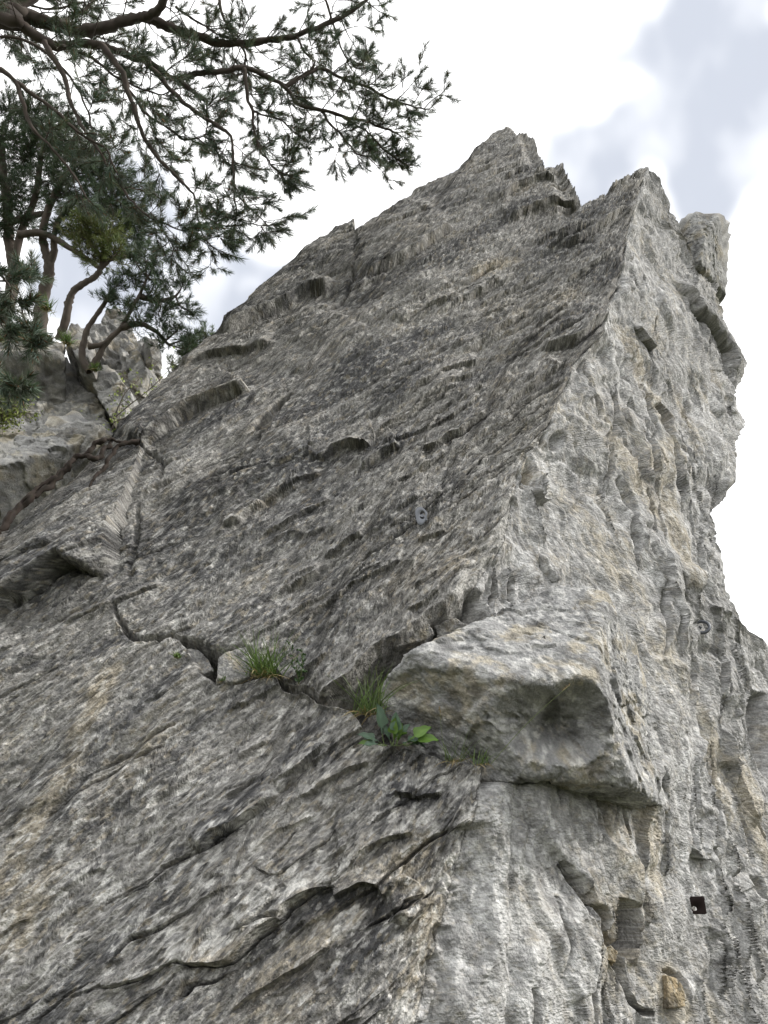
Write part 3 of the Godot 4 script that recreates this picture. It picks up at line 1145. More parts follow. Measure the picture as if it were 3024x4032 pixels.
func leafy_plant(at: Vector3) -> void:
	var t := thing("leafy_plant", "broad-leaved green plant growing from the crack beside the jutting block", "plant", at)
	var bright := Color(0.11, 0.20, 0.035)
	var blue := Color(0.095, 0.155, 0.105)
	# yaw (0 = to the right), pitch, length, width, curl, colour
	var set_ := [[160, 20, .075, .026, .5, blue], [172, 5, .070, .022, .6, bright], [125, 45, .055, .026, .3, blue], [100, 70, .075, .036, .25, blue], [112, 62, .095, .040, .2, blue], [85, 45, .065, .032, .3, bright], [60, 40, .060, .028, .4, bright], [40, 48, .062, .026, .5, blue], [15, 30, .080, .036, .45, bright], [2, 12, .085, .042, .7, bright], [25, 10, .070, .036, .6, blue], [200, 0, .05, .024, .6, blue], [70, 20, .05, .026, .6, bright], [330, 5, .05, .024, .8, blue]]
	for q in set_:
		var yaw := deg_to_rad(q[0])
		var pitch := deg_to_rad(q[1])
		var dir := Vector3(cos(yaw) * cos(pitch), sin(pitch), (0.25 - 0.5 * absf(cos(yaw))) * 0.6 + 0.3).normalized()
		var g := rng.randf_range(0.85, 1.2)
		var c: Color = q[5]
		var m := leaf_mesh(q[2], q[3], q[4], Color(c.r * g, c.g * g, c.b * g), 0.05)
		var root := at + Vector3(rng.randfn() * 0.012 + 0.012 * cos(yaw), 0, rng.randfn() * 0.008)
		var stem: Vector3 = root + dir * q[2] * 0.35
		var o := part("leaf", m, M.leaf, t)
		var up := (Vector3.UP * 0.6 + Vector3(0, 0, 0.8) + Vector3(rng.randfn(), rng.randfn(), rng.randfn()) * 0.2)
		up = (up - dir * up.dot(dir)).normalized()
		o.transform = Transform3D(Basis(up.cross(dir), up, dir), stem - at)
		var mb := Mb.new()
		tube(mb, PackedVector3Array([root, (root + stem) * 0.5 + Vector3(0, -0.004, 0), stem + dir * 0.004]), 0.0015, 0.0010, 5, Color(0.14, 0.19, 0.07))
		part("stalk", mb.mesh(), M.leaf, t)

func shrub(label: String, at: Vector3, stems: Array, reach: float, leaves: int, col: Color, size: float) -> void:
	var t := thing("shrub", label, "shrub", at)
	var lines: Array[PackedVector3Array] = []
	for s in stems: lines.append(smooth_line(points(s), 5))
	if stems.is_empty():
		for k in 9:
			var d := Vector3(rng.randfn() * 0.5, 1, rng.randfn() * 0.5).normalized()
			lines.append(smooth_line(PackedVector3Array([at, at + d * reach * 0.5 + Vector3(rng.randfn(), 0, rng.randfn()) * 0.04, at + d * reach]), 4))
	twigs = Mb.new()
	var where := []
	var tints := []
	for l in lines:
		tube(twigs, l, 0.007, 0.003, 5, Color(0.13, 0.115, 0.10), 0.2, false)
		for k in leaves / lines.size():
			var q := l[rng.randi() % l.size()]
			var e := q + Vector3(rng.randfn(), rng.randfn(), rng.randfn()) * reach * 0.22
			if k % 3 == 0: tube(twigs, PackedVector3Array([q, (q + e) * 0.5, e]), 0.0025, 0.0015, 4, Color(0.13, 0.115, 0.10), 0.0, false)
			where.append(aim(e, Vector3(rng.randfn(), rng.randfn() + 0.3, rng.randfn()), size * rng.randf_range(0.7, 1.3)))
			var g := rng.randf_range(0.75, 1.3)
			tints.append(Color(g, g, g))
	var tw := part("stems", twigs.mesh(), M.bark, t)
	tw.set_meta("kind", "stuff")
	scatter("leaves", leaf_mesh(1.0, 0.55, 0.3, col, 0.0), M.leaf, where, tints, t)

# ---------------------------------------------------------------- bolts
func ring_plate(outer: PackedVector2Array, hole: PackedVector2Array, thick: float, bend: float) -> ArrayMesh:
	# a flat plate with a hole, bevelled, bent about its upright middle
	var mb := Mb.new()
	var n := outer.size()
	var rings := [[1.0, 0.0, -1], [1.0, 1.0, -1]]
	var loops: Array = []
	for side in [1.0, -1.0]:
		for lp in [[outer, 0.0], [outer, 0.9], [hole, 0.9], [hole, 0.0]]: loops.append([lp[0], lp[1] * 0.0018 * (1.0 if lp[0] == outer else -1.0), side * thick * 0.5 * (1.0 if lp[1] > 0.0 else 0.55)])
	var order := [0, 1, 2, 3, 7, 6, 5, 4]
	var base := []
	for o in order:
		base.append(mb.v.size())
		for k in n:
			var q: Vector2 = loops[o][0][k]
			var c := q - q.normalized() * float(loops[o][1])
			mb.vert(Vector3(c.x, c.y, loops[o][2] + bend * c.x * c.x), Vector3.ZERO, Color.WHITE)
	for r in order.size():
		for k in n:
			var a: int = base[r] + k
			var b: int = base[r] + (k + 1) % n
			var c: int = base[(r + 1) % order.size()] + k
			var e: int = base[(r + 1) % order.size()] + (k + 1) % n
			mb.tri(a, c, b); mb.tri(b, c, e)
	var st := SurfaceTool.new()
	st.begin(Mesh.PRIMITIVE_TRIANGLES)
	for k in mb.i: st.add_vertex(mb.v[k])
	st.generate_normals()
	return st.commit()

func hex_bolt(r: float, h: float) -> ArrayMesh:
	var c := CylinderMesh.new()
	c.radial_segments = 6
	c.rings = 1
	c.bottom_radius = r
	c.top_radius = r * 0.92
	c.height = h
	var st := SurfaceTool.new()
	st.create_from(c, 0)
	return st.commit()

func bolt_hanger(at: Vector3) -> void:
	var t := thing("bolt_hanger", "shiny steel bolt hanger fixed to the dark slab beside the edge", "bolt hanger", at)
	var face_out := SLAB_OUT
	var right := Vector3.UP.cross(face_out).normalized()
	var up := face_out.cross(right)
	var outer := PackedVector2Array()
	var hole := PackedVector2Array()
	for k in 40:
		var an := TAU * k / 40.0
		var r := 0.0255 + 0.020 * maxf(0.0, -sin(an + 0.15)) ** 5 + 0.013 * maxf(0.0, sin(an - 0.35)) ** 4
		outer.append(Vector2(cos(an) * r, sin(an) * r))
		hole.append(Vector2(cos(an) * 0.0115 + 0.004, sin(an) * 0.0175 - 0.001))
	var ear := part("hanger_plate", ring_plate(outer, hole, 0.004, 3.0), M.steel, t)
	var ear_out := (face_out * 0.86 - right * 0.28 - up * 0.42).normalized()
	var er := Vector3.UP.cross(ear_out).normalized()
	ear.transform = Transform3D(Basis(er, ear_out.cross(er), ear_out), face_out * 0.022)
	var foot := BoxMesh.new()
	foot.size = Vector3(0.026, 0.03, 0.004)
	var fp := part("foot_plate", foot, M.steel, t)
	fp.transform = Transform3D(Basis(right, up, face_out), face_out * 0.004 + right * 0.010)
	var bolt := part("bolt_head", hex_bolt(0.0105, 0.016), M.steel, t)
	bolt.transform = Transform3D(Basis(right, face_out, right.cross(face_out)), face_out * 0.012 + right * 0.002)

func torus(mb: Mb, centre: Vector3, axis: Vector3, start: Vector3, big: float, small: float, from: float, to: float, col: Color) -> void:
	var p := PackedVector3Array()
	var s := (start - axis * start.dot(axis)).normalized()
	var c := axis.cross(s)
	for k in 33:
		var an := lerpf(from, to, k / 32.0)
		p.append(centre + (s * cos(an) + c * sin(an)) * big)
	tube(mb, p, small, small, 12, col, 0.0)

# ---------------------------------------------------------------- sky
func sky_picture() -> ImageTexture:
	var w := 640
	var h := 320
	var im := Image.create(w, h, false, Image.FORMAT_RGBF)
	var n := noise(61, 1.6, 5)
	var fine := noise(62, 4.5, 4)
	var heavy := [[Vector3(0.345, 0.831, -0.436), 0.095], [Vector3(0.337, 0.788, -0.516), 0.10], [Vector3(0.271, 0.797, -0.539), 0.075], [Vector3(-0.234, 0.703, -0.672), 0.14], [Vector3(-0.335, 0.710, -0.620), 0.12], [Vector3(0.232, 0.797, -0.557), 0.09]]
	for y in h:
		var th := PI * (y + 0.5) / h
		for x in w:
			var ph := TAU * (x + 0.5) / w
			var d := Vector3(sin(ph) * sin(th), cos(th), -cos(ph) * sin(th))
			var q := d + Vector3(fine.get_noise_3dv(d), fine.get_noise_3dv(d + Vector3(7, 0, 0)), fine.get_noise_3dv(d + Vector3(0, 7, 0))) * 0.10
			var m := smoothstep(0.32, 0.65, n.get_noise_3dv(q * 1.5 + Vector3(3, 1, 0)))
			for c in heavy:
				var e: float = q.distance_to(c[0]) / c[1]
				m = maxf(m, smoothstep(1.05, 0.6, e + 0.35 * n.get_noise_3dv(q * 3.0)))
			var bright := Color(1.36, 1.36, 1.36)
			var cloud := Color(0.52, 0.555, 0.63)
			var cc := bright.lerp(cloud, clampf(m * (0.9 + 0.5 * fine.get_noise_3dv(d * 2.0)), 0.0, 1.0))
			im.set_pixel(x, y, cc)
	return ImageTexture.create_from_image(im)

# ---------------------------------------------------------------- materials
func make_materials() -> void:
	M.knots = noise(21, 22.0, 3)
	M.bark_noise = noise(22, 90.0, 3)
	var rock := StandardMaterial3D.new()
	rock.vertex_color_use_as_albedo = true
	rock.roughness = 0.93
	rock.metallic_specular = 0.35
	var speck := NoiseTexture2D.new()
	speck.width = 1024
	speck.height = 1024
	speck.seamless = true
	var sn0 := noise(72, 0.045, 5)
	sn0.fractal_gain = 0.65
	speck.noise = sn0
	var sr := Gradient.new()
	sr.offsets = PackedFloat32Array([0.0, 0.30, 0.5, 0.68, 1.0])
	sr.colors = PackedColorArray([Color(0.70, 0.70, 0.70), Color(0.82, 0.82, 0.82), Color(0.90, 0.90, 0.895), Color(0.98, 0.975, 0.965), Color(1, 1, 1)])
	speck.color_ramp = sr
	rock.albedo_texture = speck
	var rough := NoiseTexture2D.new()
	rough.width = 1024
	rough.height = 1024
	rough.seamless = true
	var rn := noise(73, 0.03, 5)
	rn.fractal_gain = 0.6
	rough.noise = rn
	rock.heightmap_enabled = true
	rock.heightmap_texture = rough
	rock.heightmap_scale = 0.9
	rock.uv1_triplanar = true
	rock.uv1_world_triplanar = true
	rock.uv1_scale = Vector3.ONE * 1.9
	M.rock = rock
	var bark := StandardMaterial3D.new()
	bark.vertex_color_use_as_albedo = true
	bark.roughness = 0.95
	bark.metallic_specular = 0.25
	M.bark = bark
	for q in [["needle", Color(1, 1, 1)], ["needle_dark", Color(0.74, 0.80, 0.70)], ["needle_olive", Color(1.0, 0.98, 0.66)], ["needle_light", Color(1, 1, 0.9)]]:
		var m := StandardMaterial3D.new()
		m.albedo_color = q[1]
		m.vertex_color_use_as_albedo = true
		m.roughness = 0.6
		m.metallic_specular = 0.4
		m.backlight_enabled = true
		m.backlight = Color(0.4, 0.46, 0.3)
		M[q[0]] = m
	var leaf := StandardMaterial3D.new()
	leaf.vertex_color_use_as_albedo = true
	leaf.roughness = 0.55
	leaf.backlight_enabled = true
	leaf.backlight = Color(0.5, 0.6, 0.25)
	M.leaf = leaf
	var steel := StandardMaterial3D.new()
	steel.albedo_color = Color(0.44, 0.45, 0.47)
	steel.metallic = 1.0
	steel.roughness = 0.5
	M.steel = steel
	var dark := StandardMaterial3D.new()
	dark.albedo_color = Color(0.36, 0.37, 0.39)
	dark.metallic = 0.8
	dark.roughness = 0.55
	M.dull_steel = dark
	var rust := StandardMaterial3D.new()
	rust.albedo_color = Color(0.15, 0.10, 0.10)
	rust.metallic = 0.3
	rust.roughness = 0.8
	M.rust = rust
	var soil := StandardMaterial3D.new()
	soil.albedo_color = Color(0.33, 0.33, 0.24)
	soil.roughness = 1.0
	var sn := NoiseTexture2D.new()
	sn.noise = noise(71, 0.02, 5)
	sn.seamless = true
	var ramp := Gradient.new()
	ramp.set_color(0, Color(0.25, 0.22, 0.17))
	ramp.set_color(1, Color(0.26, 0.31, 0.17))
	sn.color_ramp = ramp
	soil.albedo_color = Color.WHITE
	soil.albedo_texture = sn
	soil.uv1_triplanar = true
	soil.uv1_world_triplanar = true
	soil.uv1_scale = Vector3.ONE * 0.4
	M.soil = soil
	M.tufts = [tuft_mesh(1, 56, 0.040, 0.0019, 0.055, true), tuft_mesh(2, 60, 0.038, 0.0019, 0.045, true), tuft_mesh(3, 50, 0.042, 0.0019, 0.065, false)]
	M.far_tufts = [tuft_mesh(4, 34, 0.06, 0.0034, 0.08, false), tuft_mesh(5, 38, 0.055, 0.0034, 0.07, false), tuft_mesh(6, 30, 0.065, 0.0034, 0.09, false)]

# ---------------------------------------------------------------- what is on the two faces
func relief() -> void:
	ledge(slab, [-1.635, 3.631, -1.537, 3.766, -1.479, 3.858, -1.39, 3.957, -1.356, 4.092, -1.304, 4.23, -1.255, 4.391], 0.07, 0.3, 0.02)
	ledge(slab, [-2.176, 3.003, -2.118, 3.125, -2.042, 3.251, -1.965, 3.354, -1.898, 3.491, -1.806, 3.513, -1.772, 3.642], 0.09, 0.35, 0.02)
	crack(slab, [-2.015, 4.473, -1.775, 3.897, -1.676, 3.515, -1.675, 3.316, -1.698, 3.226, -1.701, 3.107], 0.012, 0.05)
	ledge(slab, [-2.064, 2.022, -2.026, 2.106, -1.996, 2.229, -1.952, 2.316, -1.877, 2.374, -1.809, 2.425, -1.756, 2.414], 0.09, 0.35, 0.03)
	plate(slab, [-1.544, 2.431, -1.569, 2.373, -1.58, 2.205, -1.572, 2.102, -1.548, 2.122, -1.518, 2.227, -1.513, 2.355], -0.06, 0.008, 0, 0)
	crack(slab, [-1.605, 2.535, -1.531, 2.402, -1.516, 2.287, -1.532, 2.107, -1.51, 1.997, -1.475, 1.864, -1.535, 1.857], 0.008, 0.03)
	crack(slab, [-2.136, 2.083, -2.075, 2.039, -1.958, 1.958, -1.873, 1.906, -1.828, 1.795, -1.802, 1.728], 0.01, 0.04)
	crack(slab, [-1.855, 1.736, -1.818, 1.62, -1.757, 1.52, -1.675, 1.376, -1.593, 1.207, -1.597, 1.129], 0.008, 0.03)
	crack(slab, [-1.586, 1.099, -1.526, 1.032, -1.456, 0.969, -1.392, 0.928, -1.321, 0.937, -1.276, 0.946, -1.225, 0.931], 0.009, 0.06)
	crack(slab, [-1.225, 0.931, -1.162, 0.893, -1.109, 0.871, -1.06, 0.833, -1.025, 0.775], 0.02, 0.12)
	crack(slab, [-0.833, 0.786, -0.788, 0.76, -0.717, 0.731, -0.697, 0.743, -0.618, 0.694, -0.557, 0.675], 0.012, 0.1)
	ledge(slab, [-1.271, 0.8, -1.223, 0.814, -1.145, 0.805, -1.129, 0.834], -0.02, 0.08, 0.0)
	plate(slab, [-1.209, 0.917, -1.117, 0.886, -1.067, 0.87, -1, 0.899, -0.904, 0.845, -0.803, 0.774, -0.87, 0.775, -0.927, 0.759, -1.01, 0.753, -1.076, 0.797, -1.141, 0.849], -0.07, 0.015, 0, 0)
	ledge(slab, [-2.027, 1.012, -1.997, 1.064, -1.977, 1.108, -1.928, 1.126, -1.904, 1.181, -1.856, 1.284, -1.67, 1.18], 0.16, 0.6, 0.02)
	crack(slab, [-1.66, 1.184, -1.677, 1.062, -1.754, 0.998, -1.797, 0.939], 0.008, 0.02)
	ledge(slab, [-0.66, 1.949, -0.589, 1.979, -0.462, 2.075, -0.361, 2.233], 0.035, 0.12, 0.012)
	crack(slab, [-0.624, 1.941, -0.541, 1.997, -0.458, 2.068, -0.361, 2.233], 0.011, 0.07)
	ledge(slab, [-0.236, 2.72, -0.192, 2.762, -0.114, 2.824, -0.071, 2.937, -0.01, 3.082, 0.024, 3.136], 0.05, 0.2, 0.02)
	crack(slab, [-0.185, 2.748, -0.105, 2.81, -0.069, 2.922, 0.009, 3.106], 0.012, 0.08)
	crack(slab, [-0.329, 1.727, -0.256, 1.861, -0.204, 1.985, -0.139, 2.117, -0.001, 2.291], 0.01, 0.07)
	ledge(slab, [-0.329, 1.727, -0.256, 1.861, -0.204, 1.985, -0.139, 2.117, -0.001, 2.291], 0.018, 0.1, 0.0)
	ledge(slab, [-0.297, 2.23, -0.228, 2.377, -0.159, 2.485, -0.057, 2.612], 0.03, 0.12, 0.015)
	crack(slab, [-0.604, 1.46, -0.49, 1.536, -0.379, 1.677], 0.009, 0.05)
	ledge(slab, [-0.604, 1.46, -0.49, 1.536, -0.379, 1.677], 0.02, 0.08, 0.0)
	ledge(slab, [-0.415, 1.377, -0.365, 1.411, -0.299, 1.45], 0.022, 0.06, 0.008)
	ledge(slab, [-0.87, 1.308, -0.825, 1.367, -0.79, 1.411, -0.731, 1.417], 0.03, 0.09, 0.012)
	ledge(slab, [-0.957, 1.161, -0.909, 1.202, -0.862, 1.251], 0.025, 0.09, 0.008)
	ledge(slab, [-1.379, 1.486, -1.331, 1.524, -1.305, 1.588, -1.277, 1.64], 0.04, 0.12, 0.015)
	ledge(slab, [-1.161, 1.879, -1.115, 1.96, -1.055, 2.01, -0.95, 1.979], 0.05, 0.2, 0.02)
	ledge(slab, [-0.929, 1.82, -0.855, 1.927, -0.789, 1.973], 0.04, 0.15, 0.02)
	crack(slab, [-0.915, 3.544, -0.869, 3.661, -0.817, 3.77], 0.01, 0.04)
	ledge(slab, [-0.952, 3.494, -0.869, 3.661, -0.798, 3.813], 0.03, 0.12, 0.0)
	ledge(slab, [-0.43, 3.973, -0.319, 4.067, -0.193, 4.311, -0.037, 4.619], 0.05, 0.2, 0.02)
	crack(slab, [-0.443, 3.961, -0.317, 4.053, -0.19, 4.288], 0.01, 0.04)
	crack(slab, [-0.268, 3.898, -0.334, 3.825, -0.386, 3.733], 0.01, 0.03)
	crack(slab, [-0.713, 5.2, -0.644, 5.107, -0.572, 4.978], 0.016, 0.08)
	ledge(slab, [-1.047, 4.809, -0.967, 5.069, -0.785, 5.237, -0.702, 5.179], 0.05, 0.3, 0.0)
	ledge(slab, [-0.862, 4.461, -0.761, 4.611, -0.586, 4.76, -0.435, 4.693], 0.07, 0.25, 0.0)
	plate(slab, [-0.414, 4.691, -0.501, 4.98, -0.643, 5.378, -0.76, 5.589, -0.784, 5.539, -0.704, 5.189, -0.561, 4.673, -0.472, 4.422], -0.06, 0.05, 0, 0)
	plate(slab, [-0.856, 5.496, -1.019, 6.012, -1.169, 6.335, -1.207, 6.278, -1.051, 5.788, -0.923, 5.402], -0.06, 0.06, 0, 0)
	ledge(slab, [-1.195, 3.047, -1.092, 3.22, -0.909, 3.343], 0.03, 0.3, 0.0)
	ledge(slab, [-1.557, 2.608, -1.495, 2.873, -1.359, 3.058], 0.03, 0.3, 0.0)
	ledge(slab, [-2.2, 2.645, -2.145, 2.775, -1.983, 2.81, -1.816, 2.893], 0.05, 0.3, 0.01)
	ledge(slab, [-1.295, 1.629, -1.2, 1.77, -1.101, 1.827], 0.025, 0.2, 0.0)
	ledge(slab, [-0.723, 2.734, -0.597, 2.982, -0.457, 3.201], 0.025, 0.2, 0.01)
	ledge(slab, [-0.895, 2.33, -0.769, 2.564, -0.592, 2.682], 0.025, 0.2, 0.01)
	ledge(slab, [-0.835, 0.998, -0.643, 1.163, -0.434, 1.308], 0.02, 0.15, 0.005)
	ledge(slab, [-0.307, 1.009, -0.142, 1.1, -0.057, 1.253], 0.022, 0.12, 0.005)
	ledge(slab, [-0.616, 0.69, -0.583, 0.727, -0.483, 0.819, -0.428, 0.87, -0.334, 0.92, -0.179, 1.017, -0.045, 1.1, 0.013, 1.133], 0.06, 0.16, 0.0)
	plate(slab, [-0.609, 0.689, -0.577, 0.722, -0.482, 0.816, -0.423, 0.867, -0.33, 0.914, -0.18, 1.011, -0.047, 1.096, 0.02, 1.125, 0.07, 0.961, 0.06, 0.722, 0.067, 0.464, -0.183, 0.506, -0.39, 0.554, -0.489, 0.659, -0.558, 0.676], -0.26, 0.02, 0, 0)
	plate(slab, [-0.045, 1.1, 0.02, 1.125, 0.087, 0.961, 0.038, 0.875, -0.069, 1.005], -0.06, 0.02, 0, 0)
	ledge(slab, [-0.769, 0.21, -0.739, 0.266, -0.701, 0.284, -0.659, 0.323, -0.611, 0.385], 0.05, 0.1, 0.02)
	crack(slab, [-0.769, 0.21, -0.738, 0.264, -0.7, 0.283, -0.658, 0.322], 0.006, 0.03)
	ledge(slab, [-0.611, 0.385, -0.581, 0.464, -0.536, 0.538], 0.025, 0.08, 0.01)
	crack(slab, [-0.74, 0.36, -0.722, 0.48, -0.678, 0.578, -0.614, 0.633], 0.022, 0.018)
	ledge(slab, [-0.802, 0.492, -0.765, 0.522, -0.728, 0.555], 0.016, 0.05, 0.0)
	ledge(slab, [-0.765, 0.364, -0.737, 0.394, -0.707, 0.433], 0.016, 0.05, 0.008)
	crack(slab, [-0.807, 0.495, -0.767, 0.525, -0.731, 0.555], 0.004, 0.015)
	ledge(slab, [-0.68, -0.055, -0.63, -0.051, -0.586, -0.045, -0.543, -0.035, -0.518, -0.014, -0.501, 0.011, -0.451, 0.049, -0.447, 0.081, -0.408, 0.109, -0.352, 0.143], 0.055, 0.14, 0.03)
	crack(slab, [-0.68, -0.055, -0.629, -0.052, -0.542, -0.037, -0.517, -0.016, -0.5, 0.009, -0.45, 0.046, -0.446, 0.079, -0.407, 0.107, -0.351, 0.141], 0.007, 0.05)
	ledge(slab, [-0.843, -0.109, -0.802, -0.099, -0.747, -0.075, -0.702, -0.06, -0.672, -0.051], 0.02, 0.08, 0.008)
	crack(slab, [-0.895, -0.136, -0.842, -0.11, -0.801, -0.1, -0.746, -0.076, -0.702, -0.061], 0.005, 0.02)
	crack(slab, [-0.631, -0.122, -0.609, -0.099, -0.576, -0.084, -0.53, -0.06], 0.007, 0.04)
	crack(slab, [-0.629, -0.119, -0.618, -0.109, -0.609, -0.098], 0.014, 0.05)
	crack(slab, [-0.517, 0.271, -0.533, 0.238, -0.546, 0.203], 0.005, 0.03)
	crack(slab, [-0.581, 0.179, -0.552, 0.163, -0.525, 0.155, -0.492, 0.155, -0.442, 0.22, -0.402, 0.27], 0.005, 0.025)
	ledge(slab, [-0.581, 0.179, -0.525, 0.155, -0.492, 0.155, -0.442, 0.22, -0.402, 0.27], 0.016, 0.08, 0.0)
	ledge(slab, [-0.346, 0.111, -0.32, 0.128, -0.29, 0.139, -0.24, 0.137, -0.196, 0.094], 0.045, 0.1, 0.03)
	plate(slab, [-0.206, 0.132, -0.164, 0.153, -0.095, 0.129, -0.071, 0.088, -0.108, 0.038, -0.159, 0.052], 0.045, 0.01, 0, -0.25)
	ledge(slab, [-0.061, 0.27, -0.046, 0.288, 0.007, 0.288, 0.035, 0.25, 0.109, 0.196], 0.035, 0.09, 0.02)
	ledge(slab, [-0.266, 0.39, -0.187, 0.362, -0.108, 0.375], 0.02, 0.1, 0.02)
	crack(slab, [-0.053, 0.161, 0, 0.072, 0.038, -0.012, 0.041, -0.081], 0.03, 0.02)
	ledge(slab, [-0.553, 0.365, -0.498, 0.406, -0.418, 0.462, -0.362, 0.469], 0.02, 0.12, 0.015)
	ledge(slab, [-0.313, 0.174, -0.277, 0.222, -0.21, 0.259, -0.161, 0.271], 0.025, 0.12, 0.02)
	ledge(slab, [-0.502, -0.157, -0.439, -0.101, -0.369, -0.053, -0.296, -0.002], 0.02, 0.12, 0.01)
	ledge(slab, [-0.523, 0.019, -0.506, 0.062, -0.488, 0.106], 0.02, 0.1, 0.0)
	crack(slab, [-1.474, 0.564, -1.493, 0.612, -1.49, 0.662], 0.006, 0.02)
	ledge(slab, [-1.426, 0.694, -1.388, 0.719, -1.346, 0.754], 0.01, 0.05, 0.0)
	crack(slab, [-1.059, -0.15, -1.041, -0.112, -1.015, -0.083], 0.005, 0.02)
	crack(slab, [-1.16, 0.357, -1.176, 0.455, -1.159, 0.545, -1.137, 0.632], 0.035, 0.016)
	crack(slab, [-1.269, 0.227, -1.266, 0.317, -1.253, 0.399], 0.035, 0.014)
	crack(wall, [0.396, 0.195, 0.471, 0.149, 0.527, 0.094, 0.614, 0.051, 0.646, 0.009, 0.7, -0.022, 0.745, -0.07, 0.793, -0.141, 0.932, -0.197], 0.016, 0.35)
	plate(wall, [0.71, 0.106, 0.799, 0.091, 0.833, 0.036, 0.844, -0.015, 0.802, -0.062, 0.729, -0.027, 0.7, 0.047], -0.2, 0.006, 0, 0)
	plate(wall, [0.177, 0.422, 0.308, 0.46, 0.506, 0.495, 0.536, 0.355, 0.557, 0.228, 0.699, -0.017, 0.62, 0.034, 0.517, 0.12, 0.397, 0.203, 0.261, 0.29], 0.03, 0.012, -0.05, 0)
	crack(wall, [0.511, 0.492, 0.538, 0.356, 0.557, 0.228], 0.012, 0.02)
	crack(wall, [0.266, 2.586, 0.339, 2.429, 0.443, 2.223, 0.487, 2.138], 0.018, 0.06)
	crack(wall, [0.213, 2.831, 0.303, 2.762, 0.374, 2.701], 0.015, 0.025)
	crack(wall, [0.109, 2.212, 0.208, 2.059, 0.289, 1.936], 0.01, 0.01)
	plate(wall, [0.573, 2.583, 0.613, 2.651, 0.705, 2.571, 0.722, 2.409, 0.664, 2.44], -0.07, 0.012, 0, 0)
	plate(wall, [0.609, 2.863, 0.659, 2.884, 0.699, 2.809, 0.656, 2.803], -0.05, 0.012, 0, 0)
	ledge(wall, [0.233, 3.165, 0.355, 3.086, 0.448, 3.074], 0.05, 0.15, 0.02)
	crack(wall, [0.666, 3.998, 0.771, 3.804, 0.984, 3.74, 1.202, 3.673, 1.27, 3.435, 1.377, 3.237], 0.02, 0.1)
	ledge(wall, [0.521, 4.023, 0.674, 3.907, 0.771, 3.804, 0.984, 3.74, 1.202, 3.673, 1.333, 3.368], 0.1, 0.35, 0.0)
	crack(wall, [0.714, 2.413, 0.773, 2.214, 0.879, 1.914], 0.015, 0.03)
	ledge(wall, [0.672, 2.469, 0.745, 2.312, 0.801, 2.119, 0.876, 1.946], 0.03, 0.12, 0.0)
	bump(wall, 0.008, 2.055, 0.05, 0.1, 20, -0.07)
	bump(wall, 0.108, 2.054, 0.05, 0.07, 20, -0.05)
	bump(wall, 0.052, 1.823, 0.05, 0.1, 20, -0.07)
	bump(wall, 0.066, 1.749, 0.06, 0.06, 20, -0.05)
	bump(wall, -0.023, 1.933, 0.05, 0.05, 0, 0.03)
	ledge(wall, [0.032, 1.776, 0.106, 1.694, 0.183, 1.666], 0.05, 0.1, 0.0)
	crack(wall, [0.573, 1.763, 0.601, 1.614, 0.645, 1.441], 0.014, 0.07)
	crack(wall, [0.196, 1.381, 0.235, 1.309, 0.296, 1.251], 0.01, 0.02)
	ledge(wall, [0.196, 1.381, 0.235, 1.309, 0.296, 1.251], 0.02, 0.08, 0.0)
	crack(wall, [0.047, 1.245, 0.119, 1.143, 0.07, 1], 0.012, 0.07)
	crack(wall, [1.241, 1.222, 1.257, 1.126, 1.268, 1.055], 0.01, 0.03)
	crack(wall, [1.363, 0.656, 1.431, 0.566, 1.512, 0.449, 1.647, 0.341], 0.012, 0.05)
	plate(wall, [1.503, 0.892, 1.599, 1.017, 1.711, 1.027, 1.686, 0.616, 1.588, 0.687, 1.518, 0.783], -0.15, 0.02, 0, 0)
	crack(wall, [0.992, -0.093, 1.059, -0.103, 1.095, -0.119, 1.107, -0.164], 0.015, 0.05)
	ledge(wall, [1.106, 0.282, 1.153, 0.269, 1.232, 0.266], 0.03, 0.08, 0.02)
	crack(wall, [0.621, 0.539, 0.641, 0.459, 0.67, 0.367], 0.01, 0.015)
	crack(wall, [1.077, 0.507, 1.098, 0.371, 1.128, 0.276], 0.01, 0.03)
	crack(wall, [1.282, 0.236, 1.348, 0.192, 1.415, 0.116], 0.012, 0.04)
	crack(wall, [1.036, 1.097, 1.061, 1.01, 1.044, 0.917, 1.058, 0.834], 0.02, 0.03)
	ledge(wall, [0.743, 1.61, 0.793, 1.405, 0.874, 1.249, 0.932, 1.049], 0.03, 0.15, 0.0)
	ledge(wall, [1.13, 1.403, 1.219, 1.268, 1.267, 1.079, 1.255, 0.892], 0.04, 0.2, 0.0)
	ledge(wall, [1.277, 0.809, 1.337, 0.653, 1.431, 0.547, 1.539, 0.371], 0.05, 0.15, 0.0)
	bump(wall, 0.962, 1.488, 0.12, 0.1, 0, 0.05)
	bump(wall, 0.632, 2.141, 0.1, 0.2, 20, 0.04)
	bump(wall, 1.216, 2.444, 0.15, 0.3, 10, 0.06)
	ledge(wall, [0.747, 0.573, 0.794, 0.443, 0.8, 0.316, 0.837, 0.171], 0.03, 0.12, 0.0)
	crack(wall, [1.535, 0.207, 1.587, 0.168, 1.636, 0.137], 0.02, 0.05)
	plate(wall, [-0.025, 0.399, 0.085, 0.997, 0.169, 1.005, 0.411, 1.027, 0.485, 0.903, 0.633, 0.627, 0.745, 0.495, 0.607, 0.471, 0.505, 0.499, 0.173, 0.443], -0.22, 0.02, 0, 0)
	crack(wall, [0.521, 2.46, 0.598, 2.16, 0.714, 1.907, 0.769, 1.649], 0.012, 0.05)
	crack(wall, [0.771, 2.445, 0.85, 2.216, 0.967, 1.885, 1.076, 1.585], 0.016, 0.07)
	crack(wall, [0.464, 1.955, 0.541, 1.83, 0.579, 1.753], 0.02, 0.05)
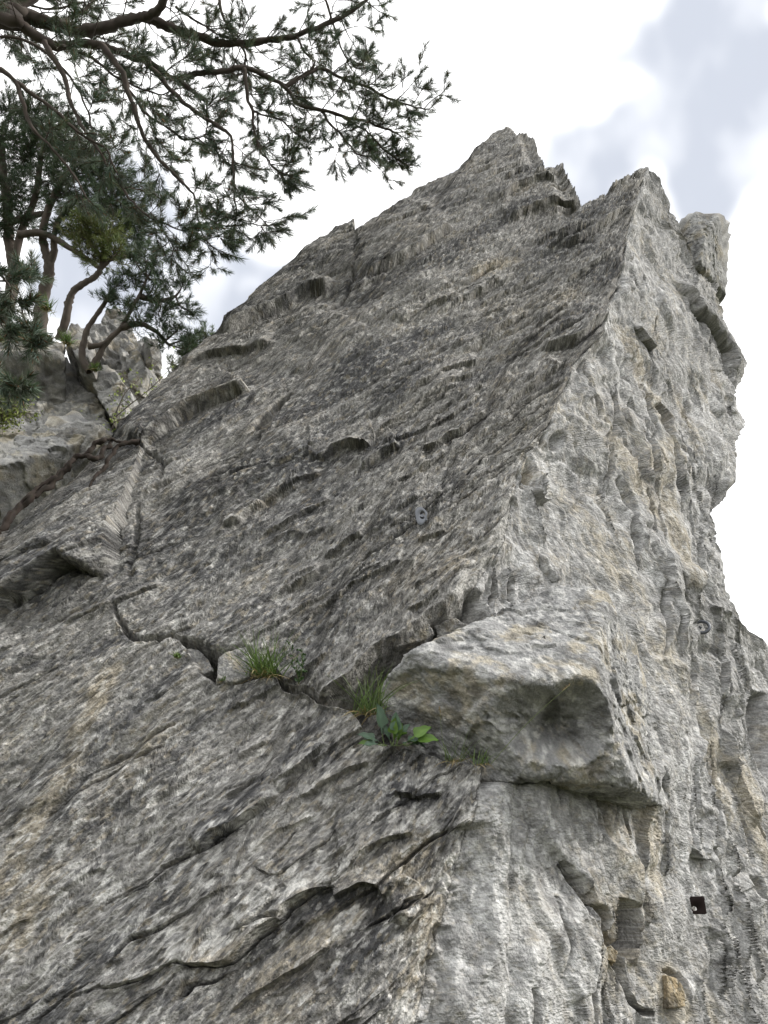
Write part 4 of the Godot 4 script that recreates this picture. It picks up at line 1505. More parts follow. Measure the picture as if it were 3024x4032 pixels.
	crack(wall, [1.263, 1.177, 1.275, 1.081, 1.255, 0.982], 0.01, 0.05)
	crack(slab, [-0.345, 1.572, -0.2, 1.694, -0.061, 1.869], 0.008, 0.04)
	crack(slab, [-0.154, 1.313, -0.076, 1.434, -0.015, 1.536], 0.008, 0.03)
	crack(slab, [-0.284, 2.055, -0.166, 2.28, -0.065, 2.447], 0.009, 0.05)
	crack(slab, [-0.937, 2.184, -0.79, 2.325, -0.599, 2.473], 0.008, 0.03)
	crack(slab, [-0.433, 3.307, -0.292, 3.523, -0.152, 3.757], 0.012, 0.04)
	crack(slab, [-0.896, 2.929, -0.737, 3.117, -0.544, 3.315], 0.01, 0.04)
	more_beds()

func crusts_and_tones() -> void:  # crust and lichen, plus darker bands under lips and paler ones along edges
	streak(slab, "dark", [-1.257, 0.344, -1.244, 0.515, -1.204, 0.641, -1.166, 0.759], 0.05, 0.5)
	streak(slab, "dark", [-0.744, 0.274, -0.693, 0.422, -0.592, 0.632], 0.04, 0.45)
	streak(slab, "dark", [-0.342, 0.117, -0.268, 0.122, -0.192, 0.083, -0.212, 0.029], 0.05, 0.6)  # darker band right under the lip
	streak(slab, "dark", [-0.478, -0.023, -0.41, 0.04, -0.362, 0.105], 0.035, 0.5)
	streak(slab, "dark", [-0.284, 0.404, -0.187, 0.362, -0.111, 0.389], 0.04, 0.5)
	streak(slab, "dark", [-0.398, -0.092, -0.307, -0.033, -0.197, -0.012], 0.05, 0.4)
	streak(slab, "dark", [-1.463, 2.247, -1.328, 2.471, -1.154, 2.715, -0.926, 3.028], 0.1, 0.35)
	streak(slab, "dark", [-1.186, 1.83, -1.025, 1.95, -0.806, 2.04], 0.09, 0.5)
	streak(slab, "dark", [-1.641, 1.67, -1.453, 1.78, -1.257, 1.896], 0.1, 0.35)
	streak(slab, "dark", [-2.068, 2.029, -1.896, 2.195, -1.719, 2.297], 0.1, 0.35)  # darker band on the underside of the big lip
	streak(slab, "dark", [-1.359, 3.861, -1.011, 4.398, -0.799, 4.783], 0.1, 0.3)
	streak(slab, "dark", [-1.812, 0.825, -1.638, 0.859, -1.453, 0.932], 0.05, 0.35)
	streak(slab, "dark", [-2.1, 1.246, -2.015, 1.388, -1.92, 1.596], 0.08, 0.25)
	streak(slab, "dark", [-0.54, 0.507, -0.413, 0.448, -0.306, 0.475], 0.04, 0.35)
	streak(slab, "tan", [-1.285, 0.142, -1.316, 0.291, -1.328, 0.486, -1.4, 0.799], 0.05, 0.6)
	streak(slab, "tan", [-1.156, 0.008, -1.171, 0.166], 0.05, 0.4)
	streak(slab, "tan", [-0.835, 0.998, -0.756, 1.1, -0.674, 1.209], 0.06, 0.35)
	streak(slab, "tan", [-1.295, 1.629, -1.186, 1.74, -1.107, 1.843], 0.03, 0.4)
	streak(slab, "tan", [-0.739, 1.783, -0.476, 1.836, -0.354, 2.024], 0.06, 0.35)
	streak(slab, "tan", [-0.468, 2.72, -0.371, 2.895, -0.193, 3.079], 0.08, 0.35)
	streak(slab, "tan", [-0.876, 3.631, -0.743, 3.808], 0.08, 0.4)
	streak(slab, "tan", [-0.139, 0.197, -0.044, 0.029, -0.01, -0.119], 0.07, 0.5)
	streak(slab, "tan", [-0.731, 0.04, -0.628, -0.033, -0.561, -0.002], 0.04, 0.4)
	streak(slab, "pale", [-0.523, 0.072, -0.463, 0.163, -0.374, 0.198], 0.05, 0.6)
	streak(slab, "pale", [-0.676, -0.053, -0.602, 0.029, -0.513, 0.051], 0.05, 0.5)
	streak(slab, "pale", [-0.333, 0.029, -0.275, 0.072, -0.213, 0.105], 0.035, 0.6)
	streak(slab, "pale", [-0.239, 0.31, -0.201, 0.297], 0.025, 0.9)
	streak(slab, "pale", [-0.405, 0.598, -0.404, 0.506, -0.274, 0.418, -0.06, 0.402], 0.05, 0.5)
	streak(slab, "pale", [-0.667, 0.313, -0.622, 0.393, -0.586, 0.508], 0.02, 0.7)
	streak(slab, "pale", [-0.048, 1.088, -0.031, 1.241, -0.041, 1.407, -0.058, 1.948], 0.05, 0.9)
	streak(slab, "pale", [-0.538, 0.698, -0.374, 0.854, -0.066, 1.088], 0.03, 0.5)
	streak(slab, "pale", [-0.426, 1.296, -0.234, 1.543, -0.082, 1.949], 0.05, 0.3)
	streak(slab, "pale", [-1.167, 3.199, -1.006, 3.295, -0.853, 3.338], 0.1, 0.35)
	streak(slab, "pale", [0.057, 0.401, 0.052, 0.196, 0.053, -0.022, 0.057, -0.175], 0.1, 0.7)
	streak(wall, "tan", [0.495, 0.787, 0.584, 0.62, 0.804, 0.379, 0.944, 0.176], 0.06, 0.45)
	streak(wall, "tan", [0.144, 3.298, 0.349, 2.957, 0.664, 2.546], 0.1, 0.4)
	streak(wall, "tan", [0.66, 2.304, 0.802, 1.946, 0.924, 1.475], 0.08, 0.4)
	streak(wall, "tan", [1.43, 0.748, 1.505, 0.516, 1.61, 0.287], 0.06, 0.5)
	streak(wall, "tan", [0.008, 1.856, 0.08, 1.8], 0.04, 0.5)
	streak(wall, "tan", [-0.154, 4.411, -0.089, 3.647], 0.1, 0.35)
	streak(wall, "tan", [1.008, -0.117, 1.097, -0.216], 0.06, 0.5)
	streak(wall, "tan", [0.714, 0.086, 0.81, -0.04], 0.03, 0.8)
	streak(wall, "dark", [0.802, 0.227, 0.85, 0.089, 0.858, -0.04], 0.04, 0.5)
	streak(wall, "dark", [0.397, 2.385, 0.515, 2.082, 0.618, 1.801], 0.05, 0.3)
	streak(wall, "dark", [0.706, 3.566, 1.186, 3.266, 1.426, 3.013], 0.08, 0.3)
	streak(wall, "dark", [0.295, 1.663, 0.395, 1.302], 0.05, 0.25)
	streak(wall, "pale", [0.135, 1.217, 0.123, 1.455, 0.202, 1.924], 0.06, 0.4)
	streak(wall, "pale", [0.108, 0.143, 0.251, 0.031, 0.453, -0.134], 0.08, 0.5)
	streak(wall, "pale", [1.005, 0.684, 1.094, 0.422, 1.305, 0.04], 0.1, 0.35)
	streak(wall, "pale", [0.298, 1.155, 0.376, 1.296, 0.594, 1.242], 0.08, 0.3)

# ---------------------------------------------------------------- the scene
func _ready() -> void:
	rng.seed = 7
	# camera
	var cam := Camera3D.new()
	cam.name = "camera"
	cam.position = Vector3(0, EYE, 0)
	cam.rotation_degrees = Vector3(30, 0, 0)
	cam.fov = 69.4
	cam.near = 0.05
	cam.far = 400.0
	add_child(cam)
	cam.current = true
	# sky, exposure
	var we := WorldEnvironment.new()
	we.name = "environment"
	var env := Environment.new()
	env.background_mode = Environment.BG_SKY
	var sky := Sky.new()
	var pan := PanoramaSkyMaterial.new()
	pan.panorama = sky_picture()
	sky.sky_material = pan
	env.sky = sky
	env.tonemap_mode = Environment.TONE_MAPPER_LINEAR
	env.tonemap_exposure = 1.35
	env.sdfgi_enabled = true
	env.ssao_enabled = true
	env.ssil_enabled = true
	we.environment = env
	add_child(we)
	# the sun behind thin cloud, high on the right
	var sun := DirectionalLight3D.new()
	sun.name = "sun"
	sun.light_energy = 0.9
	sun.light_color = Color(1.0, 0.98, 0.95)
	sun.light_angular_distance = 6.0
	sun.shadow_enabled = true
	add_child(sun)
	sun.look_at_from_position(Vector3(8.5, 5.5, 0.0), Vector3.ZERO)
	make_materials()

	# ground
	var g := PlaneMesh.new()
	g.size = Vector2(500, 500)
	g.subdivide_width = 40
	g.subdivide_depth = 40
	tag(part("ground", g, M.soil, self), "bare grassy earth below the rock", "", "", "structure")

	# the rock
	lay_out(4, {})
	relief()
	lay_out(1, find_steep())
	relief()
	crusts_and_tones()
	var outcrop := thing("limestone_outcrop", "tall limestone edge between a dark left slab and a pale right wall", "rock", FOOT - Vector3(0, EYE, 0))
	build_faces(outcrop)
	var block := lump(outcrop, "jutting_block", Vector3(0.601, 2.365, -2.861), [-0.527, -0.584, 0.617, 0.62, 0.03, 0.674, 0.738, 0.449, 0.17, -0.502, 0.848, 0.604, 0.867, 0.044, 0.497, 0.365, -0.027, -1, 0.017, 0.363, 0, 0.1, -0.99, 0.45, 0.1, 0.9, -0.42, 0.33, -0.94, 0, -0.34, 0.44, -0.55, 0.835, 0, 0.32], 0.022, 3, 150, [[Vector3(0.58, 2.164, -2.25), 0.13, 0.11], [Vector3(0.446, 2.146, -2.213), 0.12, 0.10], [Vector3(0.531, 2.111, -2.246), 0.10, 0.06]], 48.0)
	tag(block, "rounded block jutting from the edge, hollow below its lip")
	var pale_rock := 0
	var grey_rock := 1
	var slab_rock := 2
	var wall_rock := 3
	var tan_rock := 4
	lump(outcrop, "rear_block", Vector3(2.549, 6.403, -4.155), [0.024, 0.2, 0.979, 0.253, -0.114, -0.993, 0.022, 0.357, 0.721, -0.351, 0.597, 0.155, 0, 0, -1, 0.5, -0.85, 0.1, 0.5, 0.2, 0, 1, 0, 0.3, 0.3, -0.95, 0, 0.3, 0.95, 0, -0.3, 0.32], 0.02, wall_rock, 60)
	lump(outcrop, "rear_block", Vector3(2.382, 5.853, -4.543), [0.352, -0.05, 0.935, 0.4, -0.352, 0.05, -0.935, 0.4, -0.434, 0.876, 0.21, 0.309, 0.887, 0.336, -0.316, 0.187, 0.936, 0.032, -0.351, 0.144, 0.935, -0.038, -0.354, 0.152, -0.566, -0.807, 0.17, 0.234, -0.784, -0.561, 0.265, 0.191, -0.935, -0.059, 0.349, 0.202], 0.03, wall_rock, 70)
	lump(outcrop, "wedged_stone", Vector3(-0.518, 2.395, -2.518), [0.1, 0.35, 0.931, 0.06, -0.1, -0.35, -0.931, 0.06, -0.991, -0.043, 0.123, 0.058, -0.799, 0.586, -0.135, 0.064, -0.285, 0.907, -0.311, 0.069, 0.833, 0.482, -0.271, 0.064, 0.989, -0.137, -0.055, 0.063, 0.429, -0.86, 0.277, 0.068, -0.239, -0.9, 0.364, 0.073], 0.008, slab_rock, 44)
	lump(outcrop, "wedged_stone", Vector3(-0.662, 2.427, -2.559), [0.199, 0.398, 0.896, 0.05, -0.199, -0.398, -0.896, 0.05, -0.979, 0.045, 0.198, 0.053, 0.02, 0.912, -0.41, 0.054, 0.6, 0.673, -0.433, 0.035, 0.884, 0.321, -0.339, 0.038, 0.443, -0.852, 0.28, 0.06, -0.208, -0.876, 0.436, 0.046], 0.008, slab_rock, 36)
	lump(outcrop, "wedged_stone", Vector3(0.623, 1.652, -2.578), [0.101, 0.101, 0.99, 0.035, -0.101, -0.101, -0.99, 0.035, -0.014, 0.995, -0.1, 0.034, 0.805, 0.576, -0.141, 0.021, 0.98, -0.183, -0.081, 0.028, -0.261, -0.957, 0.124, 0.027, -0.795, -0.589, 0.141, 0.021, -0.991, 0.095, 0.091, 0.023], 0.006, wall_rock, 36)
	lump(outcrop, "wedged_stone", Vector3(0.639, 1.596, -2.583), [-0.101, 0.101, 0.99, 0.035, 0.101, -0.101, -0.99, 0.035, 0.206, 0.975, -0.078, 0.025, 0.99, 0.109, 0.09, 0.02, 0.712, -0.687, 0.143, 0.02, -0.654, -0.756, 0.01, 0.022, -0.993, 0.054, -0.107, 0.02], 0.006, wall_rock, 36)
	lump(outcrop, "wedged_stone", Vector3(0.68, 1.555, -2.627), [0.099, 0.199, 0.975, 0.035, -0.099, -0.199, -0.975, 0.035, -0.356, 0.922, -0.152, 0.02, 0.617, 0.757, -0.217, 0.02, 0.923, -0.384, -0.016, 0.02, -0.221, -0.951, 0.217, 0.021, -0.99, -0.079, 0.117, 0.02], 0.005, tan_rock, 36)
	lump(outcrop, "wedged_stone", Vector3(0.907, 1.453, -2.813), [0.404, 0.101, 0.909, 0.04, -0.404, -0.101, -0.909, 0.04, 0.175, 0.967, -0.185, 0.038, 0.725, 0.57, -0.386, 0.032, 0.904, -0.198, -0.38, 0.032, 0.094, -0.993, 0.069, 0.043, -0.899, 0.227, 0.374, 0.035], 0.006, tan_rock, 36)
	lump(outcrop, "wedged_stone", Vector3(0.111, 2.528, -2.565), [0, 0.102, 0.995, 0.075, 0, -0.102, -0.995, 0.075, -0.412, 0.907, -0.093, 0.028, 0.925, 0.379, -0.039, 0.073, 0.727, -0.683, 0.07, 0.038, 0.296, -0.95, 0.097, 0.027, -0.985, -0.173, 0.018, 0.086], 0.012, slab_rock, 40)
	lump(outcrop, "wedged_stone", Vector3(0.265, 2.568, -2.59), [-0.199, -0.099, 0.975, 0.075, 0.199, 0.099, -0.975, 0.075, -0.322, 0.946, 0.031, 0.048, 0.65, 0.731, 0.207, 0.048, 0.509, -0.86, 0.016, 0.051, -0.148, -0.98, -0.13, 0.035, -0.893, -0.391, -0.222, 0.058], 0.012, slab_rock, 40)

	# behind, on the left
	var boulder := thing("boulder", "angular grey boulder in the gully left of the slab, behind the roots", "boulder", Vector3(-3.253, 5.437, -5.059))
	lump(boulder, "rock_block", Vector3(-2.132, 4.193, -4.121), [0.121, 0.623, 0.773, 0.4, -0.121, -0.623, -0.773, 0.4, -0.992, 0.114, 0.063, 0.12, -0.977, -0.065, 0.204, 0.15, -0.968, 0.248, -0.049, 0.451, 0.837, 0.355, -0.417, 0.315, 0.898, 0.264, -0.353, 0.236, 0.788, 0.414, -0.456, 0.261, 0.934, -0.334, 0.124, 0.353, 0.987, -0.16, -0.025, 0.274, -0.884, -0.287, 0.369, 0.478], 0.075, pale_rock, 100)
	lump(boulder, "rock_block", Vector3(-2.408, 4.001, -4.184), [0.503, -0.121, 0.856, 0.45, -0.503, 0.121, -0.856, 0.45, -0.697, 0.529, 0.484, 0.194, -0.322, 0.893, 0.315, 0.275, 0.537, 0.819, -0.2, 0.35, 0.848, -0.121, -0.516, 0.169, 0.744, -0.442, -0.5, 0.137, 0.702, -0.521, -0.486, 0.168, -0.85, -0.25, 0.465, 0.267], 0.075, grey_rock, 80)
	lump(boulder, "rock_block", Vector3(-1.717, 4.205, -4.02), [-0.361, -0.103, 0.927, 0.35, 0.361, 0.103, -0.927, 0.35, -0.361, 0.932, -0.037, 0.158, 0.614, 0.722, 0.319, 0.199, 0.742, -0.634, 0.218, 0.129, 0.467, -0.88, 0.084, 0.09, 0.493, -0.865, 0.095, 0.087, -0.909, -0.185, -0.374, 0.22], 0.05, grey_rock, 60)
	lump(boulder, "rock_block", Vector3(-2.149, 3.857, -3.926), [0.251, 0.251, 0.935, 0.25, -0.251, -0.251, -0.935, 0.25, -0.927, 0.339, 0.158, 0.124, -0.747, 0.664, 0.022, 0.159, 0.445, 0.827, -0.342, 0.124, -0.392, 0.909, -0.139, 0.092, 0.944, -0.275, -0.18, 0.129, 0.893, -0.432, -0.124, 0.144, -0.861, -0.383, 0.334, 0.186], 0.05, grey_rock, 60)
	var cliff := thing("cliff", "pale broken cliff with pines on it, behind the boulder at the left", "cliff", Vector3(-3.086, 6.621, -5.415))
	lump(cliff, "rock_slab", Vector3(-3.377, 5.907, -6.484), [0.201, 0.322, 0.925, 0.8, -0.201, -0.322, -0.925, 0.8, -0.317, 0.915, -0.249, 1.058, 0.787, 0.51, -0.348, 0.397, 0.763, 0.541, -0.354, 0.416, 0.861, 0.392, -0.324, 0.409, 0.968, 0.078, -0.237, 0.578, 0.491, -0.85, 0.189, 1.114, -0.907, -0.296, 0.3, 0.805], 0.06, pale_rock, 110)
	lump(cliff, "rock_slab", Vector3(-2.552, 6.105, -6.099), [-0.254, 0.203, 0.946, 0.5, 0.254, -0.203, -0.946, 0.5, -0.799, 0.506, -0.324, 0.599, 0.74, 0.67, 0.055, 0.206, 0.813, 0.575, 0.095, 0.173, 0.966, 0.093, 0.24, 0.286, 0.351, -0.891, 0.286, 0.705, -0.86, -0.496, -0.125, 0.113, -0.825, -0.556, -0.102, 0.109], 0.06, pale_rock, 70)
	lump(cliff, "rock_block", Vector3(-3.036, 6.755, -6.625), [0.206, 0.051, 0.977, 0.8, -0.206, -0.051, -0.977, 0.8, -0.975, 0.102, 0.2, 0.494, -0.46, 0.887, 0.05, 0.577, 0.069, 0.995, -0.067, 0.542, 0.827, 0.525, -0.202, 0.338, 0.912, 0.352, -0.211, 0.334, 0.978, -0.057, -0.203, 0.469, -0.757, -0.624, 0.192, 0.22, -0.672, -0.718, 0.179, 0.269, -0.672, -0.718, 0.179, 0.269], 0.08, grey_rock, 90)
	lump(cliff, "rock_block", Vector3(-2.847, 6.786, -6.567), [0.445, 0.099, 0.89, 0.7, -0.445, -0.099, -0.89, 0.7, 0.169, 0.967, -0.192, 0.348, -0.225, 0.974, 0.004, 0.394, 0.802, 0.399, -0.445, 0.237, 0.885, 0.104, -0.454, 0.193, 0.869, -0.286, -0.403, 0.279, -0.75, -0.502, 0.431, 0.322, -0.861, -0.227, 0.456, 0.214], 0.08, pale_rock, 80)
	lump(cliff, "rock_block", Vector3(-2.476, 6.677, -6.053), [-0.305, -0.102, 0.947, 0.25, 0.305, 0.102, -0.947, 0.25, -0.51, 0.857, -0.072, 0.287, 0.823, 0.473, 0.316, 0.11, 0.931, -0.241, 0.274, 0.167, -0.635, -0.719, -0.282, 0.17, -0.928, -0.192, -0.32, 0.095], 0.04, pale_rock, 36)
	lump(cliff, "rock_block", Vector3(-2.505, 6.835, -5.946), [0.597, 0.1, 0.796, 0.25, -0.597, -0.1, -0.796, 0.25, -0.399, 0.898, 0.187, 0.131, 0.72, 0.371, -0.586, 0.062, 0.669, -0.609, -0.426, 0.111, -0.741, -0.313, 0.595, 0.06], 0.04, grey_rock, 36)
	lump(cliff, "rock_pinnacle", Vector3(-3.048, 7.589, -6.5), [0.104, -0.104, 0.989, 0.45, -0.104, 0.104, -0.989, 0.45, -0.975, 0.185, 0.122, 0.149, -0.624, 0.768, 0.146, 0.212, 0.402, 0.914, 0.054, 0.218, 0.856, 0.516, -0.036, 0.16, 0.94, -0.313, -0.132, 0.194, 0.078, -0.991, -0.112, 0.286, -0.918, -0.392, 0.055, 0.169], 0.07, grey_rock, 60)
	lump(cliff, "rock_block", Vector3(-3.945, 6.572, -6.387), [0.104, 0.621, 0.777, 0.8, -0.104, -0.621, -0.777, 0.8, -0.962, 0.26, -0.079, 0.739, 0.44, 0.672, -0.596, 0.505, 0.73, 0.483, -0.484, 0.351, 0.911, 0.255, -0.325, 0.453, 0.539, -0.691, 0.481, 0.931, -0.882, -0.304, 0.361, 0.47], 0.08, grey_rock, 70)
	lump(cliff, "rock_block", Vector3(-3.054, 6.743, -5.921), [-0.101, 0.404, 0.909, 0.3, 0.101, -0.404, -0.909, 0.3, -0.991, -0.121, -0.056, 0.164, 0.652, 0.717, -0.246, 0.208, 0.873, 0.474, -0.114, 0.104, 0.992, 0.114, 0.06, 0.177, -0.474, -0.823, 0.313, 0.26, -0.876, -0.469, 0.111, 0.116], 0.05, grey_rock, 40)
	cliff_pine("grey straight pine trunk at the left edge of the cliff top, lost in dark needles", [-4.709, 7.789, -6.819, -4.588, 8.298, -6.558, -4.534, 8.663, -6.381, -4.583, 8.907, -6.273, -4.631, 9.152, -6.164, -4.657, 9.473, -6.012, -4.718, 9.796, -5.858, -4.779, 10.221, -5.646], 0.085, 0.045, [[-4.517, 8.57, -6.368, -4.421, 9.058, -6.087, -4.252, 9.399, -5.889, -4.168, 9.887, -5.608], [-4.573, 9.155, -6.03, -4.337, 9.204, -6.002, -4.111, 9.253, -5.974]], [-4.506, 9.448, -5.861, 0.254, -4.385, 9.955, -5.684, 0.285, -4.721, 10.221, -5.646, 0.288, -4.111, 10.034, -5.523, 0.254, -4.038, 9.506, -5.713, 0.223, -4.393, 9.18, -6.016, 0.18, -4.675, 9.155, -6.03, 0.197, -4.03, 10.446, -5.516, 0.23, -4.714, 10.617, -5.532, 0.233, -4.394, 10.567, -5.562, 0.233, -4.882, 9.975, -6.019, 0.265], 1, 0)
	cliff_pine("forked pine trunk on the cliff edge, second from the left", [-4.108, 7.842, -6.558, -4.064, 8.176, -6.365, -4.003, 8.415, -6.227, -3.987, 8.558, -6.144, -4.042, 8.725, -6.048, -4.064, 8.892, -5.951, -3.965, 9.178, -5.786, -3.799, 9.465, -5.621], 0.083, 0.033, [[-3.998, 8.534, -6.158, -3.92, 8.657, -6.058, -3.904, 8.803, -5.945, -3.822, 8.972, -5.819, -3.593, 9.139, -5.693], [-4.301, 8.771, -5.906, -4.11, 8.795, -5.892, -3.947, 8.771, -5.906, -3.702, 8.644, -5.979, -3.484, 8.526, -6.047, -3.348, 8.432, -6.102]], [-3.744, 9.274, -5.731, 0.248, -3.524, 9.488, -5.607, 0.248, -3.293, 9.139, -5.693, 0.229, -3.62, 8.951, -5.802, 0.191, -3.854, 8.916, -5.938, 0.154, -3.285, 9.602, -5.657, 0.234, -3.083, 9.226, -5.759, 0.22, -3.138, 8.987, -5.896, 0.198, -3.829, 9.887, -5.608, 0.254, -3.626, 10.121, -5.703, 0.23, -3.007, 9.023, -5.991, 0.201, -2.951, 8.782, -6.13, 0.167], 2, 0)
	cliff_pine("leaning pine with a bare bent trunk and olive green crown", [-3.602, 7.35, -6.149, -3.53, 7.55, -6.033, -3.489, 7.728, -5.931, -3.438, 7.826, -5.874, -3.325, 7.897, -5.833, -3.207, 7.959, -5.797, -3.14, 8.039, -5.751, -3.104, 8.217, -5.648], 0.051, 0.026, [[-3.14, 8.039, -5.751, -3.027, 8.128, -5.7, -2.873, 8.15, -5.687], [-3.119, 8.128, -5.7, -3.232, 8.261, -5.623, -3.309, 8.395, -5.546]], [-3.284, 8.484, -5.494, 0.154, -3.155, 8.395, -5.546, 0.164, -3.361, 8.306, -5.597, 0.128, -3.068, 8.217, -5.648, 0.164, -3.232, 8.163, -5.679, 0.144, -2.95, 8.195, -5.661, 0.144, -3.48, 8.478, -5.613, 0.104, -3.064, 8.455, -5.626, 0.146], 3, 1)
	cliff_pine("dark twisted pine with two curved stems growing out of the cliff", [-2.786, 6.254, -5.396, -2.872, 6.384, -5.367, -2.871, 6.564, -5.309, -2.842, 6.708, -5.272, -2.755, 6.865, -5.228, -2.68, 7.019, -5.185], 0.039, 0.018, [[-2.794, 6.262, -5.392, -2.72, 6.391, -5.356, -2.662, 6.528, -5.315, -2.523, 6.682, -5.264, -2.446, 6.846, -5.208, -2.376, 6.994, -5.161, -2.306, 7.176, -5.095], [-2.803, 6.459, -5.278, -2.703, 6.484, -5.292, -2.638, 6.543, -5.287], [-2.523, 6.682, -5.264, -2.365, 6.737, -5.271, -2.219, 6.703, -5.329, -2.094, 6.61, -5.422], [-2.387, 7.019, -5.185, -2.2, 7.018, -5.244, -2.055, 7.095, -5.257]], [-2.613, 7.098, -5.14, 0.108, -2.432, 7.176, -5.095, 0.117, -2.288, 7.312, -5.016, 0.099, -2.238, 7.459, -5.047, 0.073, -2.479, 6.886, -5.146, 0.098, -2.297, 7.019, -5.185, 0.126, -2.192, 7.233, -5.177, 0.091, -2.198, 6.883, -5.264, 0.117, -2.091, 7.035, -5.291, 0.101, -1.986, 7.213, -5.188, 0.069, -1.927, 6.968, -5.33, 0.073, -2.004, 6.738, -5.347, 0.099, -2.466, 7.411, -5.074, 0.091, -2.621, 6.925, -5.124, 0.071, -2.139, 6.649, -5.399, 0.081, -1.895, 6.738, -5.463, 0.064, -2.354, 6.752, -5.224, 0.08, -1.936, 6.57, -5.444, 0.063], 4, 0)
	cliff_pine("low pine top showing behind the upper left edge of the rock", [-2.049, 7.057, -6.549, -2.059, 7.285, -6.417, -2.049, 7.444, -6.325], 0.032, 0.016, [], [-2.164, 7.458, -6.317, 0.079, -2.022, 7.504, -6.291, 0.084, -1.891, 7.522, -6.28, 0.063, -2.232, 7.285, -6.302, 0.062, -2.101, 7.376, -6.365, 0.084, -2.334, 7.114, -6.285, 0.051], 5, 2)

	# roots on the slab's upper edge
	rng.seed = 50
	var root := thing("tree_root", "dark gnarled roots crawling along the left edge of the slab", "root", Vector3(-0.716, 2.441, -2.484))
	root_part(root, "root", [-1.606, 2.941, -2.632, -1.573, 3.067, -2.671, -1.555, 3.176, -2.699, -1.514, 3.225, -2.712, -1.469, 3.296, -2.733, -1.422, 3.384, -2.746, -1.397, 3.416, -2.742, -1.387, 3.474, -2.754, -1.343, 3.485, -2.756, -1.296, 3.462, -2.752, -1.271, 3.532, -2.78, -1.258, 3.594, -2.805], .017, .010)
	root_part(root, "root", [-1.558, 3.16, -2.693, -1.521, 3.244, -2.706, -1.49, 3.302, -2.723, -1.445, 3.355, -2.731, -1.422, 3.422, -2.752, -1.399, 3.473, -2.761], .011, .007)
	root_part(root, "root", [-1.151, 3.616, -2.844, -1.198, 3.608, -2.825, -1.231, 3.577, -2.811, -1.247, 3.51, -2.797, -1.257, 3.433, -2.776, -1.28, 3.372, -2.757, -1.282, 3.318, -2.74, -1.263, 3.278, -2.73], .013, .005)
	root_part(root, "root", [-1.343, 3.485, -2.756, -1.316, 3.545, -2.762, -1.287, 3.578, -2.765, -1.262, 3.595, -2.782, -1.22, 3.598, -2.811], .014, .008)

	# the pine bough overhead
	rng.seed = 91
	twigs = Mb.new()
	var tree := thing("overhanging_pine", "near pine whose dark boughs hang into the picture from the upper left", "pine tree", Vector3(-4.2, 0, -3.6))
	var tm := Mb.new()
	tube(tm, smooth_line(PackedVector3Array([Vector3(-4.2, -0.2, -3.6), Vector3(-4.15, 2.0, -3.5), Vector3(-4.0, 4.2, -3.45), Vector3(-3.9, 7.5, -3.5)]), 6), 0.2, 0.1, 14, Color(0.072, 0.061, 0.054), 0.3)
	part("trunk", tm.mesh(), M.bark, tree)
	limb(tree, "branch", [-5.631, 7.77, -2.442, -3.112, 6.534, -2.232, -2.13, 6.065, -2.157, -1.991, 6.065, -2.192, -1.849, 6.054, -2.235, -1.732, 6.06, -2.268, -1.626, 6.104, -2.278, -1.491, 6.172, -2.275, -1.368, 6.227, -2.279, -1.297, 6.221, -2.319, -1.184, 6.219, -2.356, -1.096, 6.224, -2.39, -0.993, 6.233, -2.42, -0.833, 6.265, -2.438, -0.671, 6.31, -2.448, -0.521, 6.373, -2.448, -0.34, 6.467, -2.429, -0.199, 6.563, -2.41, -0.056, 6.696, -2.369], 0.047, 0.011, 0.3, 0.55)
	limb(tree, "branch", [-1.366, 6.128, -2.236, -1.282, 6.126, -2.198, -1.228, 6.146, -2.148, -1.193, 6.198, -2.08], 0.029, 0.016, 0.3, 0.3)
	limb(tree, "branch", [-5.74, 8.09, -2.373, -2.228, 5.934, -2.117, -2.13, 6.076, -2.15, -2.063, 6.214, -2.186, -1.991, 6.387, -2.201], 0.041, 0.033, 0.3, 0.3)
	limb(tree, "branch", [-5.631, 7.657, -2.507, -3.041, 6.376, -2.208, -2.026, 5.809, -2.073, -1.931, 5.805, -2.11, -1.834, 5.773, -2.164, -1.748, 5.772, -2.199, -1.622, 5.814, -2.209, -1.546, 5.839, -2.229, -1.429, 5.826, -2.271, -1.311, 5.826, -2.306, -1.243, 5.805, -2.353, -1.161, 5.797, -2.392, -1.064, 5.855, -2.393, -0.926, 5.903, -2.4, -0.799, 5.945, -2.41, -0.684, 5.934, -2.451, -0.58, 5.911, -2.5, -0.503, 5.853, -2.567, -0.369, 5.852, -2.603, -0.247, 5.845, -2.641, -0.11, 5.852, -2.672, 0.001, 5.842, -2.712, 0.086, 5.841, -2.747], 0.032, 0.006, 0.28, 0.6)
	limb(tree, "branch", [-0.584, 5.945, -2.514, -0.495, 6.038, -2.518, -0.389, 6.139, -2.518, -0.224, 6.122, -2.585, -0.084, 6.135, -2.636, 0.001, 6.14, -2.69, 0.147, 6.147, -2.744, 0.26, 6.167, -2.79], 0.014, 0.005, 0.24, 1.2)
	limb(tree, "branch", [-0.371, 5.871, -2.615, -0.314, 5.771, -2.644, -0.23, 5.676, -2.669, -0.161, 5.583, -2.695, -0.079, 5.541, -2.69], 0.009, 0.004, 0.2, 1.2)
	limb(tree, "branch", [-0.249, 5.883, -2.665, -0.152, 5.842, -2.704, -0.083, 5.818, -2.732, 0.001, 5.744, -2.789, 0.092, 5.707, -2.825], 0.007, 0.004, 0.2, 1.3)
	limb(tree, "branch", [-0.796, 5.88, -2.379, -0.775, 5.741, -2.459, -0.748, 5.672, -2.499, -0.74, 5.593, -2.545, -0.709, 5.49, -2.604, -0.63, 5.399, -2.656, -0.538, 5.358, -2.68], 0.011, 0.004, 0.22, 1.1)
